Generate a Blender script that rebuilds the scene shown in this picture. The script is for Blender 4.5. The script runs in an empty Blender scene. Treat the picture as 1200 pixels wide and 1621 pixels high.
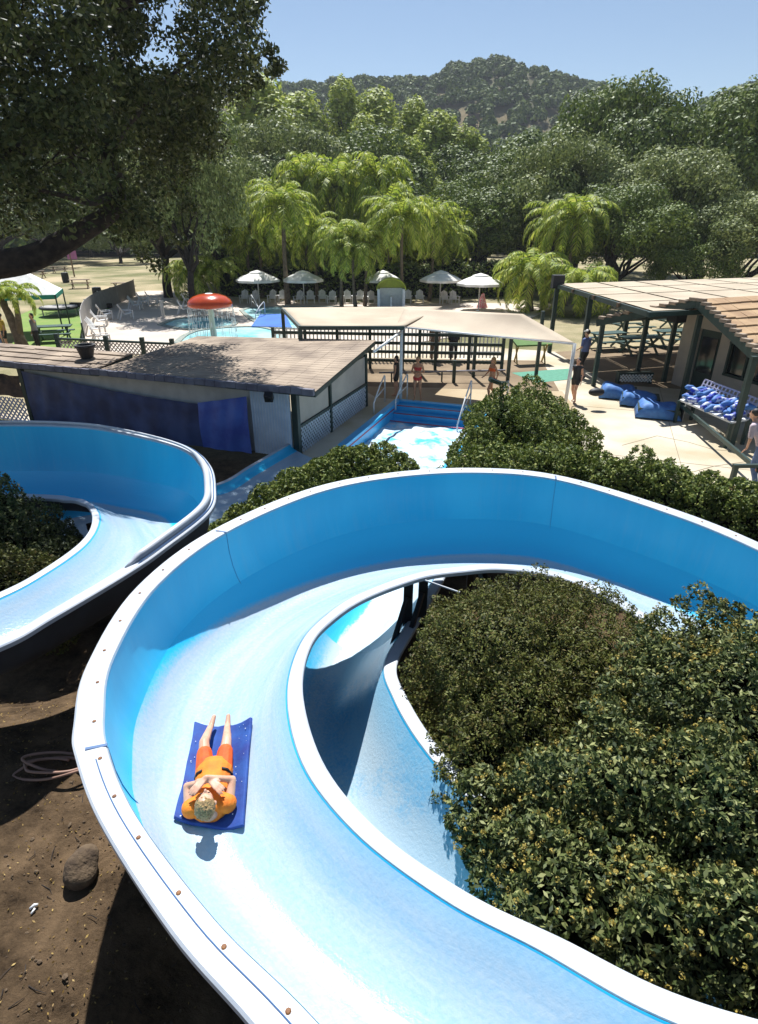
import bpy, bmesh, math, random
import numpy as np
from mathutils import Vector, Matrix
R = math.radians
S = bpy.context.scene
COL = S.collection
random.seed(7); RNG = np.random.default_rng(11)

# ------------------------------------------------------------------ camera, sky, sun
PITCH = R(25.8); CH = 5.4; FPX = 940.0
cd = bpy.data.cameras.new('camera'); cam = bpy.data.objects.new('camera', cd); COL.objects.link(cam)
cam.location = (0, 0, CH); cam.rotation_euler = (R(90) - PITCH, 0, 0)
cd.sensor_fit = 'VERTICAL'; cd.sensor_height = 36; cd.lens = FPX / 1621 * 36
cd.clip_start = 0.05; cd.clip_end = 3000
S.camera = cam
SUN_EL = R(58); SUN_AZ = R(-7)          # azimuth from +Y, negative = to the left
w = bpy.data.worlds.new('World'); S.world = w; w.use_nodes = True
nt = w.node_tree; bg = nt.nodes['Background']
sky = nt.nodes.new('ShaderNodeTexSky'); sky.sky_type = 'NISHITA'; sky.sun_disc = False
sky.sun_elevation = SUN_EL; sky.sun_rotation = SUN_AZ; sky.altitude = 1200; sky.air_density = 1.15; sky.dust_density = 0.3; sky.ozone_density = 1.8
nt.links.new(sky.outputs[0], bg.inputs[0]); bg.inputs[1].default_value = 0.066
sd = bpy.data.lights.new('sun', 'SUN'); sun = bpy.data.objects.new('sun', sd); COL.objects.link(sun)
sd.energy = 5.0  # midday sun; sd.angle = R(0.5); sd.color = (1.0, 0.95, 0.87)
sdir = Vector((math.sin(SUN_AZ) * math.cos(SUN_EL), math.cos(SUN_AZ) * math.cos(SUN_EL), math.sin(SUN_EL)))
sun.rotation_euler = sdir.to_track_quat('Z', 'Y').to_euler()
sun.location = (0, 0, 30)
S.view_settings.view_transform = 'Standard'; S.view_settings.look = 'None'
S.view_settings.gamma = 1; S.view_settings.exposure = 0.68
S.render.engine = 'CYCLES'; S.cycles.max_bounces = 6; S.cycles.transparent_max_bounces = 8
S.cycles.diffuse_bounces = 3; S.cycles.glossy_bounces = 3

# ------------------------------------------------------------------ measuring helpers (sight line of the survey photo -> world point)
def ray(px, py):
    u = (px - 600) / FPX; v = (py - 810.5) / FPX
    return Vector((u, math.cos(PITCH) - v * math.sin(PITCH), -math.sin(PITCH) - v * math.cos(PITCH)))
def P(px, py, z=0.0):
    r = ray(px, py); t = (z - CH) / r.z
    return Vector((r.x * t, r.y * t, z))
def PY(px, py, y):
    r = ray(px, py); t = y / r.y
    return Vector((r.x * t, y, CH + r.z * t))

# ------------------------------------------------------------------ materials
def newmat(name):
    m = bpy.data.materials.new(name); m.use_nodes = True
    return m, m.node_tree, m.node_tree.nodes, m.node_tree.links, m.node_tree.nodes['Principled BSDF']
def mat(name, c, rough=0.6, c2=None, scale=4.0, bump=0.0, bscale=None, metal=0.0, detail=4, spec=0.5, lo=0.35, hi=0.65, coord='Object', sheen=0):
    m, t, N, L, b = newmat(name)
    b.inputs['Roughness'].default_value = rough; b.inputs['Metallic'].default_value = metal
    b.inputs['Specular IOR Level'].default_value = spec
    if c2 is None: c2 = tuple(x * 0.82 for x in c)
    tc = N.new('ShaderNodeTexCoord')
    n = N.new('ShaderNodeTexNoise'); n.inputs['Scale'].default_value = scale; n.inputs['Detail'].default_value = detail
    L.new(tc.outputs[coord], n.inputs['Vector'])
    r = N.new('ShaderNodeValToRGB'); r.color_ramp.elements[0].position = lo; r.color_ramp.elements[1].position = hi
    r.color_ramp.elements[0].color = (*c2, 1); r.color_ramp.elements[1].color = (*c, 1)
    L.new(n.outputs[0], r.inputs[0]); L.new(r.outputs[0], b.inputs['Base Color'])
    if bump:
        n2 = N.new('ShaderNodeTexNoise'); n2.inputs['Scale'].default_value = bscale or scale * 4; n2.inputs['Detail'].default_value = 5
        L.new(tc.outputs[coord], n2.inputs['Vector'])
        bp = N.new('ShaderNodeBump'); bp.inputs['Strength'].default_value = bump; bp.inputs['Distance'].default_value = 0.02
        L.new(n2.outputs[0], bp.inputs['Height']); L.new(bp.outputs[0], b.inputs['Normal'])
    return m
def leafmat(name, cols, rough=0.45, trans=0.25, spec=0.4):
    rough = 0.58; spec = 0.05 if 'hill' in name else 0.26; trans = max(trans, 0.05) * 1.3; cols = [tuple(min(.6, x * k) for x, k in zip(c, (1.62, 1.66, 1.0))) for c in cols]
    m, t, N, L, b = newmat(name)
    g = N.new('ShaderNodeNewGeometry'); r = N.new('ShaderNodeValToRGB'); cr = r.color_ramp
    cr.interpolation = 'LINEAR'
    while len(cr.elements) < len(cols): cr.elements.new(0.5)
    for i, c in enumerate(cols):
        cr.elements[i].position = i / max(1, len(cols) - 1); cr.elements[i].color = (*c, 1)
    L.new(g.outputs['Random Per Island'], r.inputs[0])
    b.inputs['Roughness'].default_value = rough; b.inputs['Specular IOR Level'].default_value = spec
    L.new(r.outputs[0], b.inputs['Base Color'])
    tr = N.new('ShaderNodeBsdfTranslucent'); L.new(r.outputs[0], tr.inputs[0])
    mx = N.new('ShaderNodeMixShader'); mx.inputs[0].default_value = trans
    L.new(b.outputs[0], mx.inputs[1]); L.new(tr.outputs[0], mx.inputs[2])
    L.new(mx.outputs[0], N['Material Output'].inputs[0])
    return m

M = {}
def linermat():
    m, t, N, L, b = newmat('fibreglass blue'); b.inputs['Roughness'].default_value = .3; b.inputs['Specular IOR Level'].default_value = .3
    uv = N.new('ShaderNodeUVMap'); uv.uv_map = 'UVMap'; tc = N.new('ShaderNodeTexCoord')
    def nz(sc, src, det=6, dist=0):
        mp = N.new('ShaderNodeMapping'); mp.inputs['Scale'].default_value = sc; L.new(src, mp.inputs[0])
        n = N.new('ShaderNodeTexNoise'); n.inputs['Scale'].default_value = 1; n.inputs['Detail'].default_value = det; n.inputs['Roughness'].default_value = .65; n.inputs['Distortion'].default_value = dist; L.new(mp.outputs[0], n.inputs[0]); return n
    a = nz((.9, 2.2, 1), uv.outputs[0], 8, .5); c = nz((14, 1.6, 1), uv.outputs[0], 5); d = nz((1.2, 1.2, 1.2), tc.outputs['Object'], 9)
    r1 = N.new('ShaderNodeValToRGB'); r1.color_ramp.elements[0].position = .35; r1.color_ramp.elements[1].position = .68
    r1.color_ramp.elements[0].color = (0.012, 0.43, 0.74, 1); r1.color_ramp.elements[1].color = (0.035, 0.54, 0.84, 1); L.new(a.outputs[0], r1.inputs[0])
    r2 = N.new('ShaderNodeValToRGB'); r2.color_ramp.elements[0].position = .56; r2.color_ramp.elements[1].position = .78
    r2.color_ramp.elements[0].color = (0, 0, 0, 1); r2.color_ramp.elements[1].color = (.26, .26, .26, 1)
    ml = N.new('ShaderNodeMath'); ml.operation = 'MULTIPLY_ADD'; ml.inputs[1].default_value = .5; L.new(c.outputs[0], ml.inputs[0])
    ml2 = N.new('ShaderNodeMath'); ml2.operation = 'MULTIPLY'; ml2.inputs[1].default_value = .6; L.new(d.outputs[0], ml2.inputs[0]); L.new(ml2.outputs[0], ml.inputs[2]); L.new(ml.outputs[0], r2.inputs[0])
    mx = N.new('ShaderNodeMixRGB'); L.new(r2.outputs[0], mx.inputs[0]); L.new(r1.outputs[0], mx.inputs[1]); mx.inputs[2].default_value = (.22, .52, .72, 1)
    L.new(mx.outputs[0], b.inputs['Base Color'])
    return m
M['liner'] = linermat()
M['rim'] = mat('fibreglass white', (0.50, 0.53, 0.56), 0.5, (0.36, 0.41, 0.47), 2.6, 0.06, 80, lo=0.2, hi=0.6)
M['shell'] = mat('fibreglass outside', (0.035, 0.045, 0.06), 0.7, (0.02, 0.025, 0.035), 2)
M['bolt'] = mat('rusty bolt', (0.30, 0.13, 0.04), 0.7, (0.16, 0.07, 0.03), 40)
M['seamblue'] = mat('seam blue', (0.03, 0.30, 0.58), .5)
M['seam'] = mat('seam sealant', (0.06, 0.14, 0.30), 0.6)
M['steel'] = mat('galvanised steel', (0.45, 0.47, 0.48), 0.4, metal=0.6)
M['white'] = mat('white paint', (0.78, 0.78, 0.76), 0.45, (0.68, 0.68, 0.66), 6)
M['offwhite'] = mat('cream paint', (0.66, 0.63, 0.56), 0.6, (0.55, 0.52, 0.46), 3)
M['green'] = mat('dark green paint', (0.018, 0.045, 0.035), 0.5, (0.012, 0.03, 0.025), 5)
M['black'] = mat('black stuff', (0.012, 0.012, 0.014), 0.6)
M['beige'] = mat('beige siding', (0.50, 0.43, 0.35), 0.8, (0.42, 0.36, 0.30), 2, 0.1)
M['navytarp'] = mat('navy tarp', (0.05, 0.09, 0.24), 0.5, (0.02, 0.035, 0.11), 1.5, 0.5, 5)
M['bluetarp'] = mat('blue tarp', (0.10, 0.20, 0.62), 0.4, (0.07, 0.12, 0.48), 2.5, 0.6, 6)
M['bluepaint'] = mat('pool paint blue', (0.04, 0.46, 0.80), 0.35, (0.03, 0.38, 0.72), 2)
M['redline'] = mat('red nosing', (0.38, 0.05, 0.09), 0.6)
M['fabric'] = mat('tan shade cloth', (0.50, 0.41, 0.29), 0.85, (0.40, 0.32, 0.22), 0.7, 0.15, 30, detail=6)
M['sail'] = mat('cream shade cloth', (0.52, 0.43, 0.31), 0.85, (0.44, 0.35, 0.25), 0.8, 0.15, 30)
M['umbrella'] = mat('white umbrella cloth', (0.86, 0.84, 0.78), 0.8, (0.66, 0.63, 0.56), 2)
M['skin'] = mat('skin', (0.66, 0.38, 0.25), 0.5, (0.56, 0.29, 0.18), 12)
M['tan skin'] = mat('tanned skin', (0.60, 0.28, 0.14), 0.5, (0.40, 0.18, 0.09), 12)
M['hair_blond'] = mat('blond hair', (0.42, 0.27, 0.10), 0.6, (0.20, 0.12, 0.045), 55, 0.8, 90)
M['hair_dark'] = mat('dark hair', (0.03, 0.02, 0.015), 0.6)
M['orange'] = mat('orange vest cloth', (0.85, 0.24, 0.012), 0.75, (0.72, 0.17, 0.01), 9, 0.2, 40)
M['redorange'] = mat('red orange shorts cloth', (0.80, 0.12, 0.012), 0.75, (0.66, 0.08, 0.01), 9, 0.2, 40)
M['red'] = mat('red cloth', (0.55, 0.04, 0.03), 0.7)
M['mat'] = mat('blue foam mat', (0.030, 0.085, 0.30), 0.7, (0.03, 0.05, 0.22), 6, 0.25, 30, spec=.2)
M['denim'] = mat('denim', (0.14, 0.20, 0.36), 0.85, (0.10, 0.15, 0.28), 12)
M['bluecloth'] = mat('blue shirt', (0.12, 0.16, 0.34), 0.8)
M['pinkcloth'] = mat('pale pink shirt', (0.62, 0.50, 0.52), 0.8)
M['grey cloth'] = mat('grey shirt', (0.30, 0.29, 0.32), 0.8)
M['yellow cloth'] = mat('yellow shirt', (0.55, 0.36, 0.05), 0.8)
M['bark'] = mat('oak bark', (0.055, 0.04, 0.03), 0.9, (0.02, 0.015, 0.012), 6, 0.8, 18)
M['palmbark'] = mat('palm bark', (0.20, 0.15, 0.10), 0.9, (0.10, 0.075, 0.05), 7, 0.6, 20)
M['rock'] = mat('rock', (0.13, 0.088, 0.05), 0.95, (0.055, 0.035, 0.02), 9, 1.0, 30, detail=9)
M['hose'] = mat('tan hose rubber', (0.34, 0.19, 0.13), 0.55)
M['wood'] = mat('weathered wood', (0.22, 0.15, 0.09), 0.8, (0.14, 0.10, 0.06), 6, 0.3)
M['glass'] = mat('dark glass', (0.02, 0.025, 0.025), 0.08, spec=0.8)
M['mush'] = mat('mushroom red gelcoat', (0.52, 0.07, 0.015), 0.2, (0.42, 0.05, 0.012), 3)
M['limegreen'] = mat('lime plastic', (0.50, 0.56, 0.03), 0.4)
M['cushion'] = mat('blue mat vinyl', (0.07, 0.22, 0.52), 0.65, (0.04, 0.13, 0.38), 5, 0.3, 12)
M['teal'] = mat('green tent trim', (0.02, 0.30, 0.20), 0.6)
M['greytarp'] = mat('grey screen mesh', (0.36, 0.34, 0.31), 0.8, (0.30, 0.28, 0.26), 4)
M['pink'] = mat('pink cloth', (0.6, 0.12, 0.25), 0.7)
L_oak = leafmat('oak leaves', [(0.035, 0.052, 0.018), (0.07, 0.10, 0.030), (0.11, 0.14, 0.045), (0.16, 0.18, 0.08)], 0.4, 0.15)
L_oak2 = leafmat('grey oak leaves', [(0.05, 0.065, 0.035), (0.11, 0.13, 0.06), (0.18, 0.20, 0.11), (0.25, 0.26, 0.17)], 0.38, 0.15, 0.6)
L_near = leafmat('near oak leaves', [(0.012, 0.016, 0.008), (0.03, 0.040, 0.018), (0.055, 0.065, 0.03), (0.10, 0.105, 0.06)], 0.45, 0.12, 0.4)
L_euc = leafmat('poplar leaves', [(0.10, 0.125, 0.035), (0.18, 0.215, 0.06), (0.27, 0.30, 0.10), (0.34, 0.34, 0.14)], 0.5, 0.25)
L_bright = leafmat('bright leaves', [(0.09, 0.13, 0.02), (0.18, 0.23, 0.035), (0.27, 0.31, 0.06), (0.36, 0.36, 0.09)], 0.5, 0.35)
L_palm = leafmat('palm leaflets', [(0.08, 0.12, 0.02), (0.17, 0.22, 0.04), (0.28, 0.31, 0.07), (0.42, 0.40, 0.13)], 0.4, 0.3)
L_hedge = leafmat('hedge leaves', [(0.022, 0.034, 0.012), (0.055, 0.08, 0.02), (0.10, 0.125, 0.035), (0.20, 0.20, 0.08)], 0.32, 0.15, 0.6)
L_flow = leafmat('shrub leaves', [(0.010, 0.018, 0.009), (0.032, 0.044, 0.018), (0.07, 0.082, 0.036), (0.19, 0.19, 0.12)], 0.28, 0.12, 0.7)
L_brown = leafmat('brownish shrub leaves', [(0.022, 0.022, 0.010), (0.055, 0.062, 0.022), (0.10, 0.105, 0.035), (0.085, 0.06, 0.03)], 0.4, 0.15, 0.5)
L_blos = leafmat('yellow flowers', [(0.13, 0.10, 0.035), (0.20, 0.15, 0.05), (0.30, 0.22, 0.09)], 0.7, 0.1)
L_core = mat('painted foliage shade', (0.008, 0.010, 0.004), 1.0, spec=0.0)  # near-black, paints the shade deep inside the foliage
L_hill = leafmat('hill tree leaves', [(0.03, 0.050, 0.018), (0.055, 0.08, 0.026), (0.10, 0.115, 0.04)], 0.7, 0.1)

# water film: pale foam streaks over thin blue water (uv: u metres along, v across)
def watermat(name, deep, foam, lo, hi, sx=1.2, sy=9.0, rough=0.16, fine=26.0, edges=None, liner=(0.024, 0.48, 0.79), fa=0.35, bump=.5):
    m, t, N, L, b = newmat(name)
    uv = N.new('ShaderNodeUVMap'); uv.uv_map = 'UVMap'
    mp = N.new('ShaderNodeMapping'); mp.inputs['Scale'].default_value = (sx, sy, 1)
    L.new(uv.outputs[0], mp.inputs[0])
    n = N.new('ShaderNodeTexNoise'); n.inputs['Scale'].default_value = 1.0; n.inputs['Detail'].default_value = 9; n.inputs['Roughness'].default_value = 0.6; n.inputs['Distortion'].default_value = 0.4
    L.new(mp.outputs[0], n.inputs['Vector'])
    tc = N.new('ShaderNodeTexCoord')
    n2 = N.new('ShaderNodeTexNoise'); n2.inputs['Scale'].default_value = fine; n2.inputs['Detail'].default_value = 6; n2.inputs['Roughness'].default_value = 0.65
    L.new(tc.outputs['Object'], n2.inputs['Vector'])
    ad = N.new('ShaderNodeMath'); ad.operation = 'MULTIPLY_ADD'; ad.inputs[1].default_value = fa
    L.new(n2.outputs[0], ad.inputs[0]); L.new(n.outputs[0], ad.inputs[2])
    r = N.new('ShaderNodeValToRGB'); r.color_ramp.elements[0].position = lo; r.color_ramp.elements[1].position = hi
    r.color_ramp.elements[0].color = (*deep, 1); r.color_ramp.elements[1].color = (*foam, 1)
    L.new(ad.outputs[0], r.inputs[0]); col = r.outputs[0]
    if edges:                                    # how much foamy water lies on the gelcoat, across the trough
        sp = N.new('ShaderNodeSeparateXYZ'); L.new(uv.outputs[0], sp.inputs[0])
        w1 = N.new('ShaderNodeMath'); w1.operation = 'MULTIPLY_ADD'; w1.inputs[1].default_value = edges[4]; L.new(ad.outputs[0], w1.inputs[0]); L.new(sp.outputs['Y'], w1.inputs[2])
        sb = N.new('ShaderNodeMath'); sb.operation = 'SUBTRACT'; L.new(w1.outputs[0], sb.inputs[0]); sb.inputs[1].default_value = edges[4] * 0.62
        e = N.new('ShaderNodeValToRGB'); cr = e.color_ramp; cr.interpolation = 'EASE'
        cr.elements[0].position = edges[0]; cr.elements[0].color = (0, 0, 0, 1); cr.elements[1].position = edges[1]; cr.elements[1].color = (1, 1, 1, 1)
        x = cr.elements.new(edges[2]); x.color = (1, 1, 1, 1); x = cr.elements.new(edges[3]); x.color = (edges[5],) * 3 + (1,)
        L.new(sb.outputs[0], e.inputs[0])
        mx = N.new('ShaderNodeMixRGB'); L.new(e.outputs[0], mx.inputs[0]); mx.inputs[1].default_value = (*liner, 1); L.new(col, mx.inputs[2]); col = mx.outputs[0]
    L.new(col, b.inputs['Base Color'])
    b.inputs['Roughness'].default_value = rough
    bp = N.new('ShaderNodeBump'); bp.inputs['Strength'].default_value = bump; bp.inputs['Distance'].default_value = 0.02
    L.new(ad.outputs[0], bp.inputs['Height']); L.new(bp.outputs[0], b.inputs['Normal'])
    return m
M['film'] = watermat('sliding water film', (0.28, 0.43, 0.55), (0.43, 0.50, 0.55), 0.56, 0.98, 0.55, 6.5, 0.2, fine=30, edges=(.03, .10, .9, 1.1, .07, .8), fa=.6, bump=.3)
M['foam'] = watermat('white water foam', (0.20, 0.46, 0.66), (0.52, 0.62, 0.67), 0.44, 0.74, 1.6, 5.0, 0.45, 60, edges=(.31, .345, .9, 1.0, .2, .8), fa=.6)
M['lowfilm'] = watermat('thin shaded water film', (0.05, 0.38, 0.64), (0.44, 0.56, 0.62), 0.40, 0.74, 0.8, 2.6, 0.25, 30, edges=(.10, .30, .80, 1.02, .10, .6), fa=.5)  # bluer copy of the film; the lower loop's shade is in its colour
M['poolfoam'] = watermat('splash pool water', (0.10, 0.56, 0.80), (0.66, 0.73, 0.76), 0.54, 0.68, 1.4, 1.4, 0.15, 5.0)
M['teals'] = watermat('kiddie pool water', (0.05, 0.50, 0.52), (0.50, 0.74, 0.74), 0.42, 0.75, 0.5, 0.5, 0.25, 1.6)

# ------------------------------------------------------------------ mesh helpers
def tag(o, label=None, cat=None, group=None, kind=None):
    if label: o['label'] = label
    if cat: o['category'] = cat
    if group: o['group'] = group
    if kind: o['kind'] = kind
    return o
def link(name, me, m, parent=None, smooth=False):
    o = bpy.data.objects.new(name, me); COL.objects.link(o)
    if m is not None and len(me.materials) == 0: me.materials.append(m)
    if parent is not None: o.parent = parent
    if smooth: me.polygons.foreach_set('use_smooth', [True] * len(me.polygons))
    return o
def empty(name, loc, label, cat, group=None, rz=0.0):
    o = bpy.data.objects.new(name, None); COL.objects.link(o); o.location = loc; o.rotation_euler = (0, 0, rz)
    o.empty_display_size = 0.2
    return tag(o, label, cat, group)
def copy_tree(o, parent=None):
    c = o.copy(); COL.objects.link(c); c.parent = parent
    for ch in o.children: copy_tree(ch, c)
    return c
class MB:
    def __init__(s): s.v = []; s.f = []; s.uv = None
    def add(s, vs, fs):
        n = len(s.v); s.v += [tuple(v) for v in vs]; s.f += [tuple(i + n for i in f) for f in fs]; return s
    def box(s, c, d, rz=0.0, rx=0.0, ry=0.0):
        mt = Matrix.Rotation(rz, 3, 'Z') @ Matrix.Rotation(ry, 3, 'Y') @ Matrix.Rotation(rx, 3, 'X'); c = Vector(c)
        vs = [c + mt @ Vector((sx * d[0] / 2, sy * d[1] / 2, sz * d[2] / 2)) for sx in (-1, 1) for sy in (-1, 1) for sz in (-1, 1)]
        return s.add(vs, [(0, 1, 3, 2), (4, 6, 7, 5), (0, 4, 5, 1), (2, 3, 7, 6), (0, 2, 6, 4), (1, 5, 7, 3)])
    def bar(s, a, b, wd, ht, up=(0, 0, 1)):
        a = Vector(a); b = Vector(b); t = (b - a).normalized(); up = Vector(up)
        if abs(t.dot(up)) > 0.95: up = Vector((0, 1, 0)) if abs(t.y) < 0.9 else Vector((1, 0, 0))
        x = t.cross(up).normalized() * wd / 2; y = x.cross(t).normalized() * ht / 2
        vs = [q + i * x + j * y for q in (a, b) for i, j in ((-1, -1), (1, -1), (1, 1), (-1, 1))]
        return s.add(vs, [(3, 2, 1, 0), (4, 5, 6, 7), (0, 1, 5, 4), (1, 2, 6, 5), (2, 3, 7, 6), (3, 0, 4, 7)])
    def tube(s, pts, rad, seg=8, cap=True):
        pts = [Vector(p) for p in pts]
        if not hasattr(rad, '__len__'): rad = [rad] * len(pts)
        rings = []; prev = None
        for i, p in enumerate(pts):
            t = (pts[min(i + 1, len(pts) - 1)] - pts[max(i - 1, 0)])
            t = t.normalized() if t.length > 1e-9 else Vector((0, 0, 1))
            if prev is None:
                up = Vector((0, 0, 1)) if abs(t.z) < 0.9 else Vector((1, 0, 0)); x = t.cross(up).normalized()
            else:
                x = (prev - t * prev.dot(t)).normalized()
            prev = x; y = t.cross(x)
            rings.append([p + (x * math.cos(2 * math.pi * k / seg) + y * math.sin(2 * math.pi * k / seg)) * rad[i] for k in range(seg)])
        vs = [v for r in rings for v in r]; fs = []
        for i in range(len(rings) - 1):
            for k in range(seg):
                a = i * seg + k; b = i * seg + (k + 1) % seg
                fs.append((a, b, b + seg, a + seg))
        if cap:
            fs.append(tuple(range(seg))[::-1]); fs.append(tuple(range(len(vs) - seg, len(vs))))
        return s.add(vs, fs)
    def ell(s, c, r, seg=12, rings=8, mt=None):
        c = Vector(c); vs = []; fs = []
        if not hasattr(r, '__len__'): r = (r, r, r)
        for i in range(rings + 1):
            th = math.pi * i / rings
            for k in range(seg):
                ph = 2 * math.pi * k / seg
                q = Vector((r[0] * math.sin(th) * math.cos(ph), r[1] * math.sin(th) * math.sin(ph), r[2] * math.cos(th)))
                if mt is not None: q = mt @ q
                vs.append(c + q)
        for i in range(rings):
            for k in range(seg):
                a = i * seg + k; b = i * seg + (k + 1) % seg
                fs.append((a, a + seg, b + seg, b))
        return s.add(vs, fs)
    def lathe(s, prof, c=(0, 0, 0), seg=24):
        vs = []; fs = []
        for (r, z) in prof:
            for k in range(seg):
                a = 2 * math.pi * k / seg; vs.append((c[0] + r * math.cos(a), c[1] + r * math.sin(a), c[2] + z))
        for i in range(len(prof) - 1):
            for k in range(seg):
                a = i * seg + k; b = i * seg + (k + 1) % seg; fs.append((a, b, b + seg, a + seg))
        return s.add(vs, fs)
    def poly(s, pts, th=0.0):
        n = len(pts)
        if th == 0: return s.add(pts, [tuple(range(n))])
        top = [Vector(p) for p in pts]; bot = [p - Vector((0, 0, th)) for p in top]
        fs = [tuple(range(n)), tuple(range(2 * n - 1, n - 1, -1))] + [(i, n + i, n + (i + 1) % n, (i + 1) % n) for i in range(n)]
        return s.add(top + bot, fs)
    def lattice(s, o, u, wd, h, pitch=0.14, sw=0.03, nrm=None):
        o = Vector(o); u = Vector(u).normalized(); z = Vector((0, 0, 1)); nr = u.cross(z).normalized()
        for sg, off in ((1, 0.006), (-1, -0.006)):
            k = -h
            while k < wd + h:
                # line x = k + sg*y for y in 0..h
                x0, y0, x1, y1 = (k, 0, k + h, h) if sg > 0 else (k + h, 0, k, h)
                def cut(xa, ya, xb, yb):
                    pts = []
                    dx = xb - xa; dy = yb - ya; t0, t1 = 0, 1
                    if dx > 0: t0 = max(t0, (0 - xa) / dx); t1 = min(t1, (wd - xa) / dx)
                    else: t0 = max(t0, (wd - xa) / dx); t1 = min(t1, (0 - xa) / dx)
                    return (xa + dx * t0, ya + dy * t0, xa + dx * t1, ya + dy * t1) if t1 > t0 + 0.02 else None
                c = cut(x0, y0, x1, y1)
                if c:
                    s.bar(o + u * c[0] + z * c[1] + nr * off, o + u * c[2] + z * c[3] + nr * off, sw, 0.008, up=nr)
                k += pitch
        return s
    def build(s, name, m, parent=None, smooth=False, uv=None, bevel=0.0):
        me = bpy.data.meshes.new(name); me.from_pydata(s.v, [], s.f); me.update()
        if uv is not None:
            l = me.uv_layers.new(name='UVMap'); idx = np.zeros(len(me.loops), dtype=np.int32); me.loops.foreach_get('vertex_index', idx)
            l.data.foreach_set('uv', np.asarray(uv, dtype=np.float32)[idx].ravel())
        o = link(name, me, m, parent, smooth)
        if bevel:
            b = o.modifiers.new('bevel', 'BEVEL'); b.width = bevel; b.segments = 2; b.limit_method = 'ANGLE'
        return o
def fixn(o):
    bm = bmesh.new(); bm.from_mesh(o.data); bmesh.ops.recalc_face_normals(bm, faces=bm.faces); bm.to_mesh(o.data); bm.free(); return o
def catmull(pts, n, closed=False):
    out = []; P_ = [np.array(p, float) for p in pts]
    for i in range(len(P_) - 1):
        p0 = P_[max(i - 1, 0)]; p1 = P_[i]; p2 = P_[i + 1]; p3 = P_[min(i + 2, len(P_) - 1)]
        for k in range(n):
            t = k / n
            out.append(0.5 * ((2 * p1) + (-p0 + p2) * t + (2 * p0 - 5 * p1 + 4 * p2 - p3) * t * t + (-p0 + 3 * p1 - 3 * p2 + p3) * t ** 3))
    out.append(P_[-1]); return np.array(out)
def leafobj(name, C, Nn, size, m, parent=None, aspect=0.5, elong=None, jit=0.0):
    """diamond leaves: C centres (N,3), Nn normals, size scalar/array"""
    n = len(C); size = np.broadcast_to(np.asarray(size, float), (n,)) * RNG.uniform(0.65, 1.3, n)
    Nn = Nn + RNG.normal(0, jit, (n, 3)) if jit else Nn
    Nn = Nn / np.maximum(1e-6, np.linalg.norm(Nn, axis=1, keepdims=True))
    t = RNG.normal(0, 1, (n, 3)) if elong is None else elong + RNG.normal(0, 0.25, (n, 3))
    t = t - Nn * np.sum(t * Nn, axis=1, keepdims=True); t /= np.maximum(1e-6, np.linalg.norm(t, axis=1, keepdims=True))
    b = np.cross(Nn, t)
    t = t * size[:, None] * 0.5; b = b * size[:, None] * 0.5 * aspect
    V = np.empty((n, 4, 3), np.float32); V[:, 0] = C - t; V[:, 1] = C + b; V[:, 2] = C + t; V[:, 3] = C - b
    me = bpy.data.meshes.new(name)
    me.vertices.add(n * 4); me.vertices.foreach_set('co', V.ravel())
    me.loops.add(n * 4); me.loops.foreach_set('vertex_index', np.arange(n * 4, dtype=np.int32))
    me.polygons.add(n); me.polygons.foreach_set('loop_start', np.arange(0, n * 4, 4, dtype=np.int32)); me.polygons.foreach_set('loop_total', np.full(n, 4, np.int32))
    me.update(calc_edges=True)
    return link(name, me, m, parent)
def blobleaves(blobs, dens, lump=0.14, depth=0.12, zmin=-9, freq=4.0, seed=0, tuft=0, pull=.4):
    """leaves scattered in the skin of a union of ellipsoids; dens per m2"""
    Cs = []; Ns = []
    r_ = np.random.default_rng(seed); ph = r_.uniform(0, 6.28, 12); fr = r_.normal(0, freq, (6, 3))
    B = [(np.array(c, float), np.array(r, float)) for c, r in blobs]
    for c, r in B:
        area = 4 * math.pi * ((r[0] * r[1]) ** 1.6 / 3 + (r[0] * r[2]) ** 1.6 / 3 + (r[1] * r[2]) ** 1.6 / 3) ** (1 / 1.6)
        n = int(area * dens); d = r_.normal(0, 1, (n, 3)); d /= np.linalg.norm(d, axis=1, keepdims=True)
        w0 = c + d * r
        nz = sum(np.sin(w0 @ fr[k] + ph[k]) for k in range(6)) / 6
        sc = 1 + lump * nz * 2 - np.abs(r_.normal(0, depth, n))
        p = c + d * r * sc[:, None]
        nn = d / r; nn /= np.linalg.norm(nn, axis=1, keepdims=True)
        if tuft:
            k = max(6, int(area * tuft)); e = r_.normal(0, 1, (k, 3)); e /= np.linalg.norm(e, axis=1, keepdims=True)
            nz2 = sum(np.sin((c + e * r) @ fr[q] + ph[q]) for q in range(6)) / 6
            cen = c + e * r * (1 + lump * nz2 * 2 + r_.uniform(-.05, .09, k))[:, None]
            idx = np.concatenate([np.argmax(ch @ e.T, axis=1) for ch in np.array_split(d, max(1, n // 4000))])
            q = cen[idx]; pl = pull * r_.uniform(.5, 1.3, n)[:, None]
            p2 = p + (q - p) * pl; nn = nn * .7 + (p2 - q) / (np.linalg.norm(p2 - q, axis=1, keepdims=True) + .02) * .9; p = p2
        ok = p[:, 2] > zmin
        for c2, r2 in B:
            if c2 is c: continue
            ok &= (np.sum(((p - c2) / (r2 * 0.82)) ** 2, axis=1) > 1)
        Cs.append(p[ok]); Ns.append(nn[ok])
    return np.concatenate(Cs), np.concatenate(Ns)

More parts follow.
